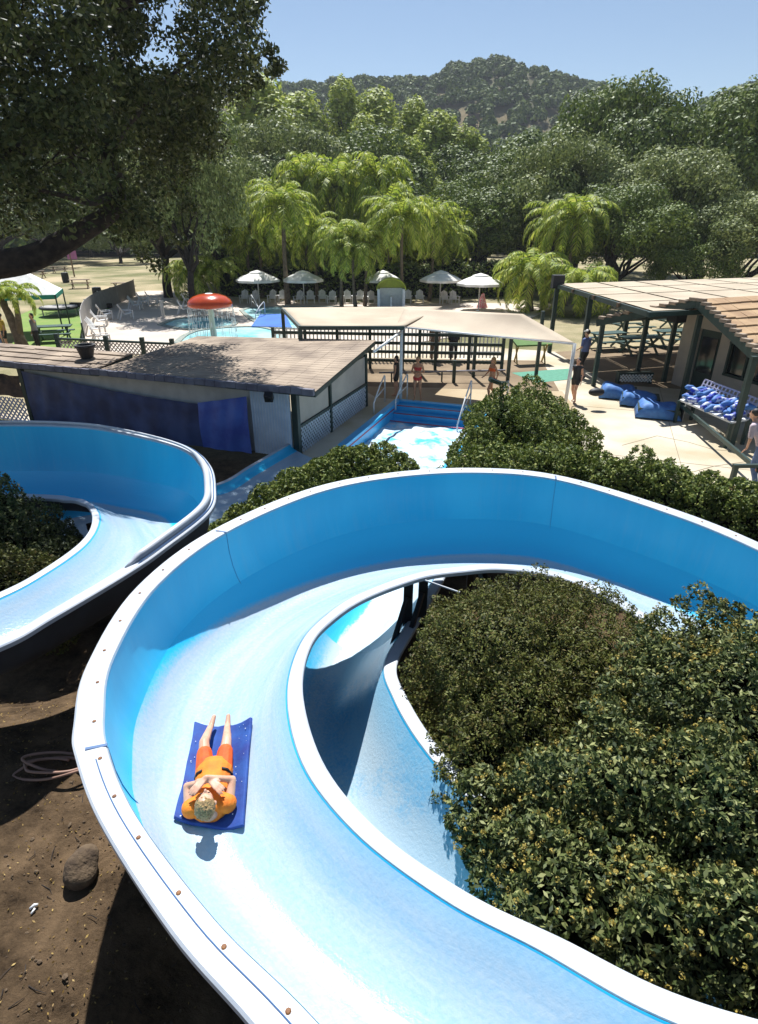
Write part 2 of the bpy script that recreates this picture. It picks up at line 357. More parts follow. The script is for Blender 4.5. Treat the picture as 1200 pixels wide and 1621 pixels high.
# ------------------------------------------------------------------ terrain and paving
PO = Vector((0.70, 19.68, 0)); PD = Vector((-0.335, -0.942, 0)); PN = Vector((0.942, -0.335, 0))   # splash pool frame: origin far-left corner, towards camera, to the right
PW = 2.85; PLN = 6.4
def hills(x, y):
    # ridge height along azimuth
    if y < 150: return 0.0
    az = x / y
    rk = [(-1.2, 44), (-0.6, 50), (-0.16, 67), (0.0, 70), (0.07, 70), (0.105, 75), (0.165, 78), (0.21, 75), (0.30, 68), (0.37, 60), (0.42, 57), (0.50, 66), (0.56, 76), (0.8, 86), (1.3, 82)]
    h = rk[0][1] if az < rk[0][0] else rk[-1][1]
    for i in range(len(rk) - 1):
        if rk[i][0] <= az <= rk[i + 1][0]:
            t = (az - rk[i][0]) / (rk[i + 1][0] - rk[i][0]); t = t * t * (3 - 2 * t); h = rk[i][1] * (1 - t) + rk[i + 1][1] * t
    t = min(1, (y - 150) / 235); s = t * t * (3 - 2 * t)
    n = math.sin(x * 0.031 + y * 0.017) * 0.5 + math.sin(x * 0.012 - y * 0.034 + 2) * 0.5
    return h * s * (1 if y < 390 else max(0.3, 1 - (y - 390) / 400)) + n * 6 * s * (1 - s) * 4 * 0.7
def th(x, y):
    if y > 60: return hills(x, y) - 0.02
    q = Vector((x, y, 0)) - PO; a = q.dot(PN); b = q.dot(PD)
    if -0.35 < a < PW + 0.35 and -0.35 < b < PLN + 0.7: return -1.6
    z = -0.03
    if y < 14.5:
        # hollow under the slides
        z = -0.5
        f = max(0, min(1, (-1.3 - x) / 0.9)) * max(0, min(1, (6.3 - y) / 1.6))
        z = z * (1 - f) + 0.35 * f + 0.05 * math.sin(x * 2.1 + y) * f + 0.03 * math.sin(x * 5.3 - y * 4.1) * f
        g = max(0, min(1, (y - 12) / 2.0)); z = z * (1 - g) - 0.03 * g
        g = max(0, min(1, (x - 4.8) / 2.0)); z = z * (1 - g) - 0.03 * g
    return z
xs = [-1500, -900, -500, -300, -200, -150, -120, -95, -75, -60, -45, -35, -25, -20, -15] + [-12 + 0.3 * i for i in range(81)] + [13, 15, 20, 28, 38, 50, 65, 80, 100, 125, 150, 180, 220, 260, 320, 420, 600, 1000, 1500]
xs = sorted(set(xs + [-190, -170, -135, -110, -85, -30, 90, 112, 138, 165, 200, 240, 290]))
ys = [-60, -20, -8, -3] + [-2 + 0.3 * i for i in range(75)] + [21, 23, 26, 30, 36, 44, 54, 61, 75, 90, 110, 130, 150] + [150 + 12 * i for i in range(1, 22)] + [430, 480, 560, 700, 1000, 1600, 2500]
mb = MB(); mb.v = [(x, y, th(x, y)) for y in ys for x in xs]
nx = len(xs); mb.f = [(j * nx + i, j * nx + i + 1, (j + 1) * nx + i + 1, (j + 1) * nx + i) for j in range(len(ys) - 1) for i in range(nx - 1)]
def groundmat():
    m, t, N, L, b = newmat('ground soil'); b.inputs['Roughness'].default_value = 0.95; b.inputs['Specular IOR Level'].default_value = 0.1
    g = N.new('ShaderNodeNewGeometry'); sp = N.new('ShaderNodeSeparateXYZ'); L.new(g.outputs['Position'], sp.inputs[0])
    def ramp(fac, a, c1, b_, c2):
        r = N.new('ShaderNodeValToRGB'); r.color_ramp.elements[0].position = a; r.color_ramp.elements[0].color = (*c1, 1)
        r.color_ramp.elements[1].position = b_; r.color_ramp.elements[1].color = (*c2, 1); L.new(fac, r.inputs[0]); return r
    def noise(sc, det=6, rg=0.6):
        n = N.new('ShaderNodeTexNoise'); n.inputs['Scale'].default_value = sc; n.inputs['Detail'].default_value = det; n.inputs['Roughness'].default_value = rg
        L.new(g.outputs['Position'], n.inputs['Vector']); return n
    n1 = noise(2.2, 10, 0.75); n2 = noise(0.12, 8); n3 = noise(0.03, 9, 0.7)
    soil = ramp(n1.outputs[0], 0.33, (0.032, 0.021, 0.012), 0.66, (0.19, 0.125, 0.07))
    dry = ramp(n2.outputs[0], 0.38, (0.16, 0.16, 0.07), 0.62, (0.46, 0.37, 0.23))
    hill = ramp(n3.outputs[0], 0.42, (0.055, 0.065, 0.03), 0.66, (0.19, 0.145, 0.075))
    mr = N.new('ShaderNodeMapRange'); mr.inputs['From Min'].default_value = 14; mr.inputs['From Max'].default_value = 17; L.new(sp.outputs['Y'], mr.inputs['Value'])
    mx = N.new('ShaderNodeMixRGB'); L.new(mr.outputs[0], mx.inputs[0]); L.new(soil.outputs[0], mx.inputs[1]); L.new(dry.outputs[0], mx.inputs[2])
    mr2 = N.new('ShaderNodeMapRange'); mr2.inputs['From Min'].default_value = 110; mr2.inputs['From Max'].default_value = 160; L.new(sp.outputs['Y'], mr2.inputs['Value'])
    mx2 = N.new('ShaderNodeMixRGB'); L.new(mr2.outputs[0], mx2.inputs[0]); L.new(mx.outputs[0], mx2.inputs[1]); L.new(hill.outputs[0], mx2.inputs[2])
    L.new(mx2.outputs[0], b.inputs['Base Color'])
    n4 = noise(9, 8, 0.8); bp = N.new('ShaderNodeBump'); bp.inputs['Strength'].default_value = 0.9; bp.inputs['Distance'].default_value = 0.05
    L.new(n4.outputs[0], bp.inputs['Height']); L.new(bp.outputs[0], b.inputs['Normal'])
    return m
tag(mb.build('ground', groundmat(), smooth=True), kind='structure')

def pf(a, b, z=0.0): return PO + PN * a + PD * b + Vector((0, 0, z))
M['concrete'] = mat('cream concrete', (0.57, 0.50, 0.38), 0.85, (0.42, 0.34, 0.21), 0.45, 0.15, 20, detail=9, lo=0.36, hi=0.6)
M['deck'] = mat('pool deck concrete', (0.60, 0.51, 0.41), 0.85, (0.52, 0.43, 0.34), 0.5, 0.1, 15, detail=8)
mb = MB()
A0, A1, B0, B1 = -11.5, 13.5, -11.0, 7.4
for (a0, a1, b0, b1) in ((A0, -1.0, B0, 5.8), (-1.0, -0.002, B0, B1), (PW + 0.002, A1, B0, B1), (-0.002, PW + 0.002, B0, -0.002)):
    mb.add([pf(a0, b0), pf(a0, b1), pf(a1, b1), pf(a1, b0)], [(0, 1, 2, 3)])
o = mb.build('patio', M['concrete']); fixn(o); tag(o, kind='structure')
# cracks / joints of the concrete
mb = MB()
def crack(pts, wd=0.018):
    for i in range(len(pts) - 1):
        mb.bar(Vector(pts[i]) + Vector((0, 0, 0.003)), Vector(pts[i + 1]) + Vector((0, 0, 0.003)), wd, 0.004)
for pp in ([(985, 705), (1040, 690), (1090, 700), (1130, 712), (1180, 715)], [(940, 612), (985, 640), (1020, 655)], [(1080, 752), (1130, 738), (1180, 731), (1230, 733)]):
    crack([P(*q) for q in pp])
for a in (5.2, 8.4): crack([pf(a, b) for b in (-10.9, 7.2)], 0.012)
for b in (-6.0, -1.6, 3.0): crack([pf(a, b) for a in (3.2, 13)], 0.012)
tag(mb.build('patio_joint', mat('joint dirt', (0.22, 0.17, 0.10), 0.9)), kind='structure')

M['brownshade'] = mat('brown ground with painted shade', (0.27, 0.195, 0.115), 0.95, (0.18, 0.125, 0.07), 0.8, 0.3, 12, detail=9)  # brown ground with the shade under canopy and pergola put into its colour
M['tanshade'] = mat('tan ground with painted shade', (0.44, 0.35, 0.22), 0.95, (0.35, 0.26, 0.15), 0.7, 0.2, 12, detail=9)  # dim tan paints the sail's shade onto the paving
for nm, pts_, m__, z_ in (('shade_toned_ground', [(-.9, 21.9), (6.5, 21.2), (7.2, 26.5), (-4.4, 27.5), (-4.4, 22.5)], 'brownshade', .008), ('shade_toned_ground', [(.9, 19.95), (6.4, 18.6), (6.6, 21.15), (-.8, 21.85), (-.1, 20.3)], 'tanshade', .006), ('shade_toned_ground', [(8.7, 22.2), (14, 20.5), (21, 23), (20, 32), (8.3, 28.5)], 'brownshade', .008)):  # sheets that carry painted shade below canopy, sail and pergola
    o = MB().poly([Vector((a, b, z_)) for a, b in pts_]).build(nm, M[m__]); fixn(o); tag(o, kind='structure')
# kiddie pool deck
def sheet(name, px, z, m, kind='structure', smooth=3):
    pts = [P(x, y, z) for x, y in px]
    q = catmull([tuple(p) for p in pts] + [tuple(pts[0])], smooth)[:-1]
    mb = MB(); mb.poly([Vector(p) for p in q]); 
    mb2 = mb
    co = np.array(q); o = mb2.build(name, m, uv=co[:, :2]); fixn(o); tag(o, kind=kind); return o, q
sheet('pool_deck', [(150, 560), (128, 528), (148, 500), (215, 462), (300, 463), (430, 474), (600, 480), (800, 480), (860, 492), (800, 515), (640, 545), (420, 560)], 0.004, M['deck'], smooth=4)
def pool_water(name, px, label):
    o, q = sheet('water', px, 0.012, M['teals'], smooth=5)
    o.name = 'water'
    r = MB(); c = [Vector(p) for p in q]; cen = sum(c, Vector()) / len(c)
    n = len(c); vs = []
    for p in c:
        d = (p - cen).normalized(); vs += [p + Vector((0, 0, -.006)) - d * 0.02, p + Vector((0, 0, .05)), p + d * 0.32 + Vector((0, 0, .05)), p + d * 0.34 + Vector((0, 0, -.01))]
    fs = []
    for i in range(n):
        a = i * 4; b = ((i + 1) % n) * 4
        for k in range(3): fs.append((a + k, b + k, b + k + 1, a + k + 1))
    r.add(vs, fs); cp = r.build('pool_coping', mat('coping tile', (0.10, 0.16, 0.13), 0.6, (0.30, 0.30, 0.25), 8)); fixn(cp); tag(cp, kind='structure')
pool_water('water', [(283, 545), (300, 530), (330, 522), (400, 518), (440, 527), (440, 540), (420, 556), (300, 560)], '')
pool_water('water', [(258, 514), (285, 505), (330, 503), (365, 508), (360, 516), (300, 521)], '')
pool_water('water', [(385, 492), (420, 487), (600, 488), (640, 495), (600, 512), (470, 520), (415, 512)], '')
cvr = MB(); cvr.poly([P(412, 497, .09), P(452, 497, .09), P(462, 518, .09), P(398, 516, .09)], 0.03)
tag(fixn(cvr.build('pool_cover', mat('bright blue pool cover', (0.02, 0.16, 0.62), 0.4, (0.015, 0.12, 0.5), 1))), 'bright blue flat cover lying on the far kiddie pool', 'pool cover')
LAWN = [(20, 545), (25, 505), (60, 488), (120, 484), (165, 480), (176, 487), (148, 500), (128, 530), (135, 556), (80, 560)]
M['lawn'] = mat('lawn', (0.13, 0.24, 0.025), 0.9, (0.20, 0.26, 0.05), 0.8, 0.5, 40, detail=10)
sheet('lawn', LAWN, 0.008, M['lawn'])

# ------------------------------------------------------------------ water slides
def flume_profile(A, B, fz, wa, wb, th=0.0, nw=9):
    """returns list of (point, v) across the trough, from outer rim inner edge A to inner rim inner edge B"""
    W = Vector((B[0] - A[0], B[1] - A[1], 0)); wl = W.length; o = W / wl
    pts = []; sp = 0.47
    n = 2.5
    for i in range(nw + 1):
        x = math.cos(math.pi / 2 * i / nw)            # 1..0
        x = x ** 0.75 if 0 < i < nw else x
        z = 1 - (1 - min(1, x) ** n) ** (1 / n); s = sp * (1 - x)
        pts.append((s, fz + (A[2] - fz) * z))
    for i in range(1, nw + 1):
        x = math.sin(math.pi / 2 * i / nw); x = x ** 0.75 if i < nw else 1.0
        z = min(1, x) ** 1.75; s = sp + (1 - sp) * x
        pts.append((s, fz + (B[2] - fz) * z))
    out = []
    for s, z in pts:
        q = Vector((A[0], A[1], 0)) + o * (wl * s); out.append((Vector((q.x, q.y, z)), s))
    return out, o
def flume(root, stations, n=8, wa=0.2, wb=0.15, film=None, film_s=(0.2, 0.86), film_mat='film'):
    D = catmull([list(a) + list(b) + [f] for a, b, f in stations], n)
    rows = []; rimA = []; rimB = []; shell = []; fl = []; lens = [0.0]
    for i, d in enumerate(D):
        A = Vector(d[0:3]); B = Vector(d[3:6]); f = d[6]
        pr, o = flume_profile(A, B, f, wa, wb)
        if i: lens.append(lens[-1] + ((A + B) / 2 - prevm).length)
        prevm = (A + B) / 2
        rows.append(pr); up = Vector((0, 0, 1))
        rimA.append([A - o * wa - up * 0.045, A - o * wa, A - o * (wa - 0.015) + up * 0.012, A - o * 0.03 + up * 0.014, A - o * 0.008 + up * .008, A + o * 0.003 - up * 0.012])
        rimB.append([B - o * 0.003 - up * 0.012, B + o * 0.008 + up * .008, B + o * 0.03 + up * 0.014, B + o * (wb - 0.015) + up * 0.012, B + o * wb, B + o * wb - up * 0.045])
        m_ = len(pr); sh = [A - o * (wa * .35) - up * 0.02]
        for j, (q, s) in enumerate(pr):
            sh.append(q + o * ((s - 0.47) * 0.09) - up * 0.05)
        sh.append(B + o * (wb * .35) - up * 0.02); shell.append(sh)
    def grid(rws, flip=False):
        mb = MB(); k = len(rws[0])
        for r in rws: mb.v += [tuple(p) for p in r]
        for i in range(len(rws) - 1):
            for j in range(k - 1):
                a = i * k + j; f = (a, a + 1, a + k + 1, a + k); mb.f.append(f if flip else f[::-1])
        return mb
    g = grid([[p for p, s in r] for r in rows], True); uv = [(lens[i], s) for i, r in enumerate(rows) for p, s in r]
    fixn(g.build('trough', M['liner'], root, True, uv))
    fixn(grid(rimA).build('outer_rim', M['rim'], root)); fixn(grid(rimB).build('inner_rim', M['rim'], root))
    fixn(grid(shell).build('shell', M['shell'], root, True))
    return D, rows, lens
def film(rows, lens, name, mt, s0, s1, lift=0.012, i0=0, i1=None, sh=lambda l: 0.0):
    """water sheet riding on the trough between s0(i) and s1(i)"""
    mb = MB(); uv = []; K = 17; rr = list(range(i0, i1 or len(rows)))
    for i in rr:
        r = rows[i]; ss = [s for p, s in r]; a = s0(lens[i]) if callable(s0) else s0; b = s1(lens[i]) if callable(s1) else s1
        for k in range(K):
            s = a + (b - a) * k / (K - 1)
            j = max(1, min(len(ss) - 1, next((q for q in range(len(ss)) if ss[q] >= s), len(ss) - 1)))
            t = (s - ss[j - 1]) / max(1e-6, ss[j] - ss[j - 1]); p = r[j - 1][0].lerp(r[j][0], t)
            e = 1 if 0 < k < K - 1 else (-0.6 if k == 0 else .2)
            mid = r[len(r) // 2][0]; inw = Vector((mid.x - p.x, mid.y - p.y, 0)); inw = inw.normalized() if inw.length > 0.05 else Vector()
            steep = min(1, abs(p.z - mid.z) * 2.2)
            mb.v.append(tuple(p + Vector((0, 0, lift * e)) + inw * lift * e * steep)); uv.append((lens[i], (s - sh(lens[i])) / (1 - sh(lens[i]))))
    for i in range(len(rr) - 1):
        for k in range(K - 1):
            a = i * K + k; mb.f.append((a, a + 1, a + K + 1, a + K))
    return fixn(mb.build(name, mt, None, True, uv))

MS = []
for a, b, f in [((505, 1620, 2.5), (850, 1505, 2.0), 1.62), ((340, 1455, 2.42), (700, 1425, 1.92), 1.54), ((215, 1290, 2.35), (560, 1318, 1.85), 1.45), ((172, 1190, 2.3), (478, 1210, 1.8), 1.40),
                ((165, 1130, 2.27), (454, 1105, 1.75), 1.34), ((180, 1040, 2.25), (470, 1030, 1.7), 1.27), ((250, 927, 2.2), (503, 985, 1.65), 1.2), ((358, 844, 2.17), (560, 945, 1.55), 1.12),
                ((500, 782, 2.15), (650, 910, 1.48), 1.05), ((620, 757, 2.12), (720, 898, 1.42), 1.0), ((750, 749, 2.1), (790, 893, 1.38), .95), ((880, 760, 2.05), (880, 905, 1.34), .92),
                ((1050, 811, 1.95), (960, 935, 1.3), .88), ((1200, 872, 1.85), (1050, 990, 1.25), .82)]:
    MS.append((tuple(P(*a)), tuple(P(*b)), f))
MS = [((4.2, -.35, 2.9), (4.0, .85, 2.5), 2.0), ((2.5, -.15, 2.75), (2.65, 1.0, 2.35), 1.88), ((1.3, .15, 2.65), (1.85, 1.22, 2.2), 1.77), ((.45, .62, 2.56), (1.3, 1.46, 2.08), 1.68)] + MS
MS += [((5.45, 4.7, 1.72), (4.0, 4.45, 1.17), .72), ((5.55, 3.1, 1.58), (4.1, 3.3, 1.08), .62), ((4.9, 1.6, 1.4), (3.85, 2.5, 1.0), .55), ((3.5, .95, 1.25), (3.1, 2.2, .95), .48),
       ((2.0, 1.25, 1.12), (2.15, 2.5, .93), .36), ((.9, 1.6, 1.08), (1.35, 2.9, .9), .24), ((-.1, 2.35, 1.05), (.80, 3.55, .88), .12), ((-.85, 3.3, 1.02), (.40, 4.2, .86), .04),
       ((-1.25, 4.5, .98), (.15, 4.85, .84), .0), ((-1.25, 5.7, .9), (.06, 5.45, .8), -.04), ((-.95, 7.0, .8), (.35, 6.35, .7), -.05), ((-.45, 8.3, .65), (.85, 7.7, .58), -.07),
       ((.0, 9.8, .5), (1.35, 9.4, .45), -.10), ((.2, 11.6, .35), (1.6, 11.3, .3), -.14), ((.55, 13.6, .25), (1.9, 13.2, .2), -.2)]
slide = empty('water_slide', (0, 3, 0), 'large curving blue water slide with white rim that a rider in orange is sliding down', 'water slide')
slide.location = (0, 0, 0)
D, ROWS, LENS = flume(slide, MS)
# near the camera start index of the first photographed station is 4*8
def i_of(k): return k * 8
def smooth(a, b, x): t = max(0, min(1, (x - a) / (b - a))); return t * t * (3 - 2 * t)
lA = LENS[i_of(9)]; lB = LENS[i_of(13)]; lC = LENS[i_of(17)]; lD = LENS[i_of(22)]
def s0(l): return 0.05
def s1(l): return 0.993
wf = film(ROWS, LENS, 'water', M['film'], s0, s1, i0=0, i1=i_of(19) + 1, sh=lambda l: .29 * smooth(LENS[i_of(8)], LENS[i_of(13)], l)); tag(wf, kind='structure')
wf = film(ROWS, LENS, 'water', M['lowfilm'], s0, s1, i0=i_of(19), i1=i_of(28) + 1); tag(wf, kind='structure')
wf = film(ROWS, LENS, 'water', M['foam'], s0, s1, i0=i_of(28), i1=None); tag(wf, kind='structure')
# seams between trough sections, seal line and bolts on the outer flange
def seam(D, i, side='A', wd=0.03):
    d = D[i]; A = Vector(d[0:3]); B = Vector(d[3:6]); o = (B - A); o.z = 0; o.normalize(); up = Vector((0, 0, 1))
    if side == 'A': return A - o * 0.13 + up * 0.016, A + o * 0.004 + up * 0.012
    return B + o * 0.14 + up * 0.016, B + up * 0.012
for i in (i_of(7) + 1, i_of(11), i_of(15), i_of(19)):
    a, b = seam(D, i); MB().bar(a, b, 0.022, 0.008).build('seam', M['seam'], slide)
    d = D[i]; pr = ROWS[i]; m_ = MB()
    pts = [pr[j][0] + (pr[len(pr) // 2][0] - pr[j][0]).normalized() * 0.006 for j in range(0, 7)]
    m_.tube(pts, 0.0035, 5); m_.build('seam', M['seamblue'], slide)
gl = []
for i in range(0, i_of(7)):
    d = D[i]; A = Vector(d[0:3]); B = Vector(d[3:6]); o = (B - A); o.z = 0; o.normalize(); gl.append(A - o * 0.085 + Vector((0, 0, 0.0145)))
MB().tube(gl, 0.0035, 5).build('seal_line', M['seam'], slide)
acc = 0; last = None
for i in range(8, i_of(18)):
    d = D[i]; A = Vector(d[0:3]); B = Vector(d[3:6]); o = (B - A); o.z = 0; o.normalize()
    q = A - o * (0.06 if i < i_of(9) else 0.10) + Vector((0, 0, 0.0135))
    if last is None or (q - last).length > 0.36:
        last = q; r_ = 0.0135
        MB().lathe([(0, .008), (r_ * .6, .007), (r_, .003), (r_, -.004)], q, 8).build('bolt', M['bolt'], slide)
# drip of sealant on the shaded wall (photo 360,965)
# support frames: posts and cross beams under the trough
def support(root, D, i, zt=None):
    d = D[i]; A = Vector(d[0:3]); B = Vector(d[3:6]); f = d[6]; m_ = MB()
    for q in (A.lerp(B, 0.15), A.lerp(B, 0.85)):
        g = th(q.x, q.y)
        m_.bar((q.x, q.y, g), (q.x, q.y, f - 0.08), 0.09, 0.09)
    a = A.lerp(B, 0.1); b = A.lerp(B, .9); m_.bar((a.x, a.y, f - .12), (b.x, b.y, f - .12), 0.07, 0.12)
    m_.build('support_frame', M['black'], root)
for i in [i_of(k) for k in (3, 14, 17, 20)]: support(slide, D, i)
# dark brackets below the inner rim seen through the loop
for px, py in ((648, 925), (672, 918)):
    q = P(px, py, 1.3); m_ = MB()
    m_.bar(q + Vector((0, .12, 0)), q + Vector((-.02, .02, -1.0)), 0.12, 0.05); m_.bar(q + Vector((-.02, .0, -.2)), q + Vector((-.25, -.35, -.85)), 0.06, 0.05)
    m_.build('bracket', M['black'], slide)
MB().tube([P(662, 915, 1.45), P(728, 938, 1.40)], 0.012, 6).build('stay_rod', M['steel'], slide)

LS = []
for a, b, f in [((-200, 1080, 1.75), (-150, 1010, 1.5), 1.22), ((0, 1010, 1.75), (0, 948, 1.5), 1.18), ((83, 965, 1.75), (63, 915, 1.5), 1.14), ((196, 898, 1.76), (125, 873, 1.45), 1.09), ((250, 861, 1.8), (150, 845, 1.42), 1.05),
                ((317, 807, 1.86), (158, 820, 1.4), 1.0), ((325, 771, 1.92), (151, 803, 1.37), .96), ((316, 737, 1.98), (142, 796, 1.36), .93), ((284, 711, 2.05), (132, 791, 1.35), .89), ((208, 690, 2.12), (115, 788, 1.33), .85), ((125, 677, 2.15), (88, 784, 1.3), .82),
                ((0, 674, 2.15), (-20, 781, 1.25), .78), ((-150, 682, 2.1), (-90, 790, 1.2), .72)]:
    LS.append((tuple(P(*a)), tuple(P(*b)), f))
lslide = empty('water_slide', (0, 0, 0), 'smaller blue water slide curve on the left, beside the tarp covered pool house', 'water slide')
D2, ROWS2, LENS2 = flume(lslide, LS, wa=0.17, wb=0.15)
l0 = LENS2[i_of(5)]; l1 = LENS2[i_of(7)]
wf = film(ROWS2, LENS2, 'water', M['film'], 0.05, 0.99, sh=lambda l: .30 * smooth(LENS2[i_of(4)], LENS2[i_of(7)], l)); tag(wf, kind='structure')
# splash guard: raised rolled lip on the outer rim
gp = []; gr = []
for i in range(i_of(3), len(D2)):
    d = D2[i]; A = Vector(d[0:3]); B = Vector(d[3:6]); o = (B - A); o.z = 0; o.normalize()
    t = min(1, (i - i_of(3)) / 3); gp.append(A - o * 0.045 + Vector((0, 0, 0.01 + 0.05 * t))); gr.append(0.015 + 0.035 * t if i < i_of(7) else max(0.022, 0.05 - 0.005 * (i - i_of(7))))
MB().tube(gp, gr, 10).build('splash_guard', M['rim'], lslide, True)
MB().tube([g + Vector((0.0, 0, 0)) + (g - Vector((-4.6, 8.3, g.z))).normalized() * 0.085 - Vector((0, 0, .035)) for g in gp], 0.008, 5).build('seal_line', M['seam'], lslide)
for i in [i_of(k) for k in (4, 6, 9)]: support(lslide, D2, i)
# return run of the second slide, along the pool house into the splash pool
RS = []
for a, b, f in [((-6.6, 9.6, .65), (-5.9, 8.4, .6), .42), ((-4.6, 11.0, .5), (-3.9, 9.6, .42), .28), (tuple(P(345, 768, .45)), (-2.2, 10.2, .35), .24), (tuple(P(400, 738, .38)), (-1.5, 11.6, .28), .18), (tuple(P(462, 702, .32)), (-.75, 13.2, .24), .1)]:
    RS.append((a, b, f))
rslide = empty('water_slide', (0, 0, 0), 'light blue run out trough between the pool house wall and the clipped hedge', 'water slide')
D3, ROWS3, LENS3 = flume(rslide, RS, wa=0.1, wb=0.1)
wf = film(ROWS3, LENS3, 'water', M['film'], 0.08, 0.95); tag(wf, kind='structure')

# ------------------------------------------------------------------ splash pool
pool = empty('splash_pool', pf(0, 0), 'rectangular blue splash pool with red edged steps at the end of the slides', 'pool'); pool.location = (0, 0, 0)
zb = -1.1; m_ = MB()
ins = [pf(0, 0, zb), pf(PW, 0, zb), pf(PW, PLN, zb), pf(0, PLN, zb)]; m_.poly(ins)
for a, b, c, d in (((-.02, -.02), (-.02, PLN), (0, PLN), (0, 0)),): pass
def wall(a, b, z0, z1, t=0.12):
    """wall with its inner face on the line a-b (frame coords), thickness outward"""
    a = pf(*a); b = pf(*b); c = (b - a).normalized().cross(Vector((0, 0, 1))) * t
    return [a + Vector((0, 0, z0)), b + Vector((0, 0, z0)), b + Vector((0, 0, z1)), a + Vector((0, 0, z1))]
for a, b in (((0, 0), (0, PLN)), ((0, PLN), (PW, PLN)), ((PW, PLN), (PW, 0)), ((PW, 0), (0, 0))):
    q = wall(a, b, zb, 0.02); m_.add(q, [(0, 1, 2, 3)])
m_.build('basin', M['bluepaint'], pool)
m_ = MB()
for a0, a1, b0, b1 in ((-.22, 0, -.22, PLN + .2), (PW, PW + .22, -.22, PLN + .2), (0, PW, -.22, 0)):
    m_.box(pf((a0 + a1) / 2, (b0 + b1) / 2, 0.035), (a1 - a0, b1 - b0, 0.06), math.atan2(PN.y, PN.x))
m_.build('pool_edge', M['bluepaint'], pool, bevel=0.01)
ang = math.atan2(PN.y, PN.x)
for k in range(3):
    zt = -0.02 - 0.16 * k; b0 = 0.0 + 0.36 * k
    st = MB().box(pf(PW / 2, b0 + 0.18, zt - .3), (PW - .01, 0.36, 0.6), ang).build('step', M['bluepaint'], pool)
    MB().box(pf(PW / 2, b0 + 0.335, zt + 0.008), (PW - .03, 0.08, 0.012), ang).build('step_nosing', M['redline'], st)
MB().box(pf(-0.004, PLN / 2 + .3, -.06), (0.012, PLN - .6, 0.05), ang).build('stripe', M['redline'], pool)
g = MB(); uvs = []
for j in range(41):
    for i in range(21):
        a = PW * i / 20; b = 1.05 + (PLN - 1.05) * j / 40
        z = -0.36 + 0.02 * math.sin(a * 9 + b * 4) + 0.02 * math.sin(b * 11 - a * 5) * smooth(1.2, 3, b)
        g.v.append(tuple(pf(a, b, z))); uvs.append((a, b))
g.f = [(j * 21 + i, j * 21 + i + 1, (j + 1) * 21 + i + 1, (j + 1) * 21 + i) for j in range(40) for i in range(20)]
wf = g.build('water', M['poolfoam'], None, True, uvs); fixn(wf); tag(wf, kind='structure')
def handrail(name, a, b, label, g='white pool handrails', mt='white', la=0.9):
    r = empty(name, a, label, 'handrail', g); a = Vector((0, 0, 0)); d = (Vector(b) - Vector(r.location))
    top = Vector((0, 0, la))
    MB().tube([a, top * .96, top + d * .04, top + d * 0.5 + Vector((0, 0, -.2)), d + Vector((0, 0, .35)), d], 0.024, 8).build('rail', M[mt], r, True)
    MB().tube([top * .55, top * .5 + d * .75], 0.018, 8).build('crossbar', M[mt], r, True)
    return r
handrail('handrail', pf(-.5, .1), pf(-.35, 1.6), 'slanting white handrail at the left corner of the splash pool steps')
handrail('handrail', pf(.15, -.35), pf(.05, .6, -.1), 'short pale blue handrail standing on the splash pool edge beside the white post')
handrail('handrail', pf(2.35, -.25), pf(2.3, 1.35, -.5), 'white handrail going down the right half of the splash pool steps')
handrail('handrail', pf(3.5, -.5), pf(3.3, .6), 'pale blue handrail at the right corner of the splash pool')
# blue paint on two rails (their posts)

# ------------------------------------------------------------------ pool house (left)
HC = Vector((-2.16, 14.5, 0)); HL = -PN; HB = -PD
def hf(a, b, z=0.0): return HC + HL * a + HB * b + Vector((0, 0, z))
house = empty('pool_house', hf(0, 0), 'low pool house with shingle roof, blue tarps in front, white lattice on its side', 'building'); house.location = (0, 0, 0)
M['shingle'] = mat('grey brown shingles', (0.41, 0.32, 0.23), 0.9, (0.22, 0.165, 0.12), 1.0, 0.5, 14, detail=9)
def shingle_roof(corners, th_=0.05, rows=10, name='roof', parent=None, m=None, gap=0.02, edge=0.22):
    """corners: front-left, front-right, back-right, back-left (front = low eave); stepped courses"""
    fl, fr, br, bl = [Vector(c) for c in corners]; mb = MB()
    for k in range(rows):
        t0 = k / rows; t1 = (k + 1) / rows + 0.3 / rows
        t1 = min(t1, 1)
        a = fl.lerp(bl, t0); b = fr.lerp(br, t0); c = fr.lerp(br, t1); d = fl.lerp(bl, t1)
        nseg = max(2, int((b - a).length / 0.45)); u = Vector((0, 0, th_))
        nn = Vector((0, 0, 1))
        for s in range(nseg):
            j = random.uniform(-.015, .015); jj = random.uniform(-.03, .03)
            p0 = a.lerp(b, s / nseg); p1 = a.lerp(b, (s + .985) / nseg); p2 = d.lerp(c, (s + .985) / nseg); p3 = d.lerp(c, s / nseg)
            off = (fl - bl).normalized() * jj
            bot = [p0 + off, p1 + off, p2, p3]; top = [p0 + off + u * (1.0 + j * 8), p1 + off + u * (1.0 + j * 8), p2 + u * .25, p3 + u * .25]
            mb.add(bot + top, [(3, 2, 1, 0), (4, 5, 6, 7), (0, 1, 5, 4), (1, 2, 6, 5), (2, 3, 7, 6), (3, 0, 4, 7)])
    return fixn(mb.build(name, m or M['shingle'], parent))
def slab(pts, th_, name, m, parent): return fixn(MB().poly([Vector(p) for p in pts], th_).build(name, m, parent))
rz1, rz2 = 1.86, 2.10
shingle_roof([hf(5.6, -.38, rz1 + .03), hf(-.85, -.38, rz1), hf(-.32, 5.3, rz2), hf(5.6, 4.2, rz2 - .03)], .008, 24, 'roof', house)
slab([hf(5.6, -.36, rz1), hf(-.82, -.36, rz1 - .03), hf(-.30, 5.26, rz2 - .03), hf(5.6, 4.16, rz2 - .06)], .12, 'roof_deck', M['green'], house)
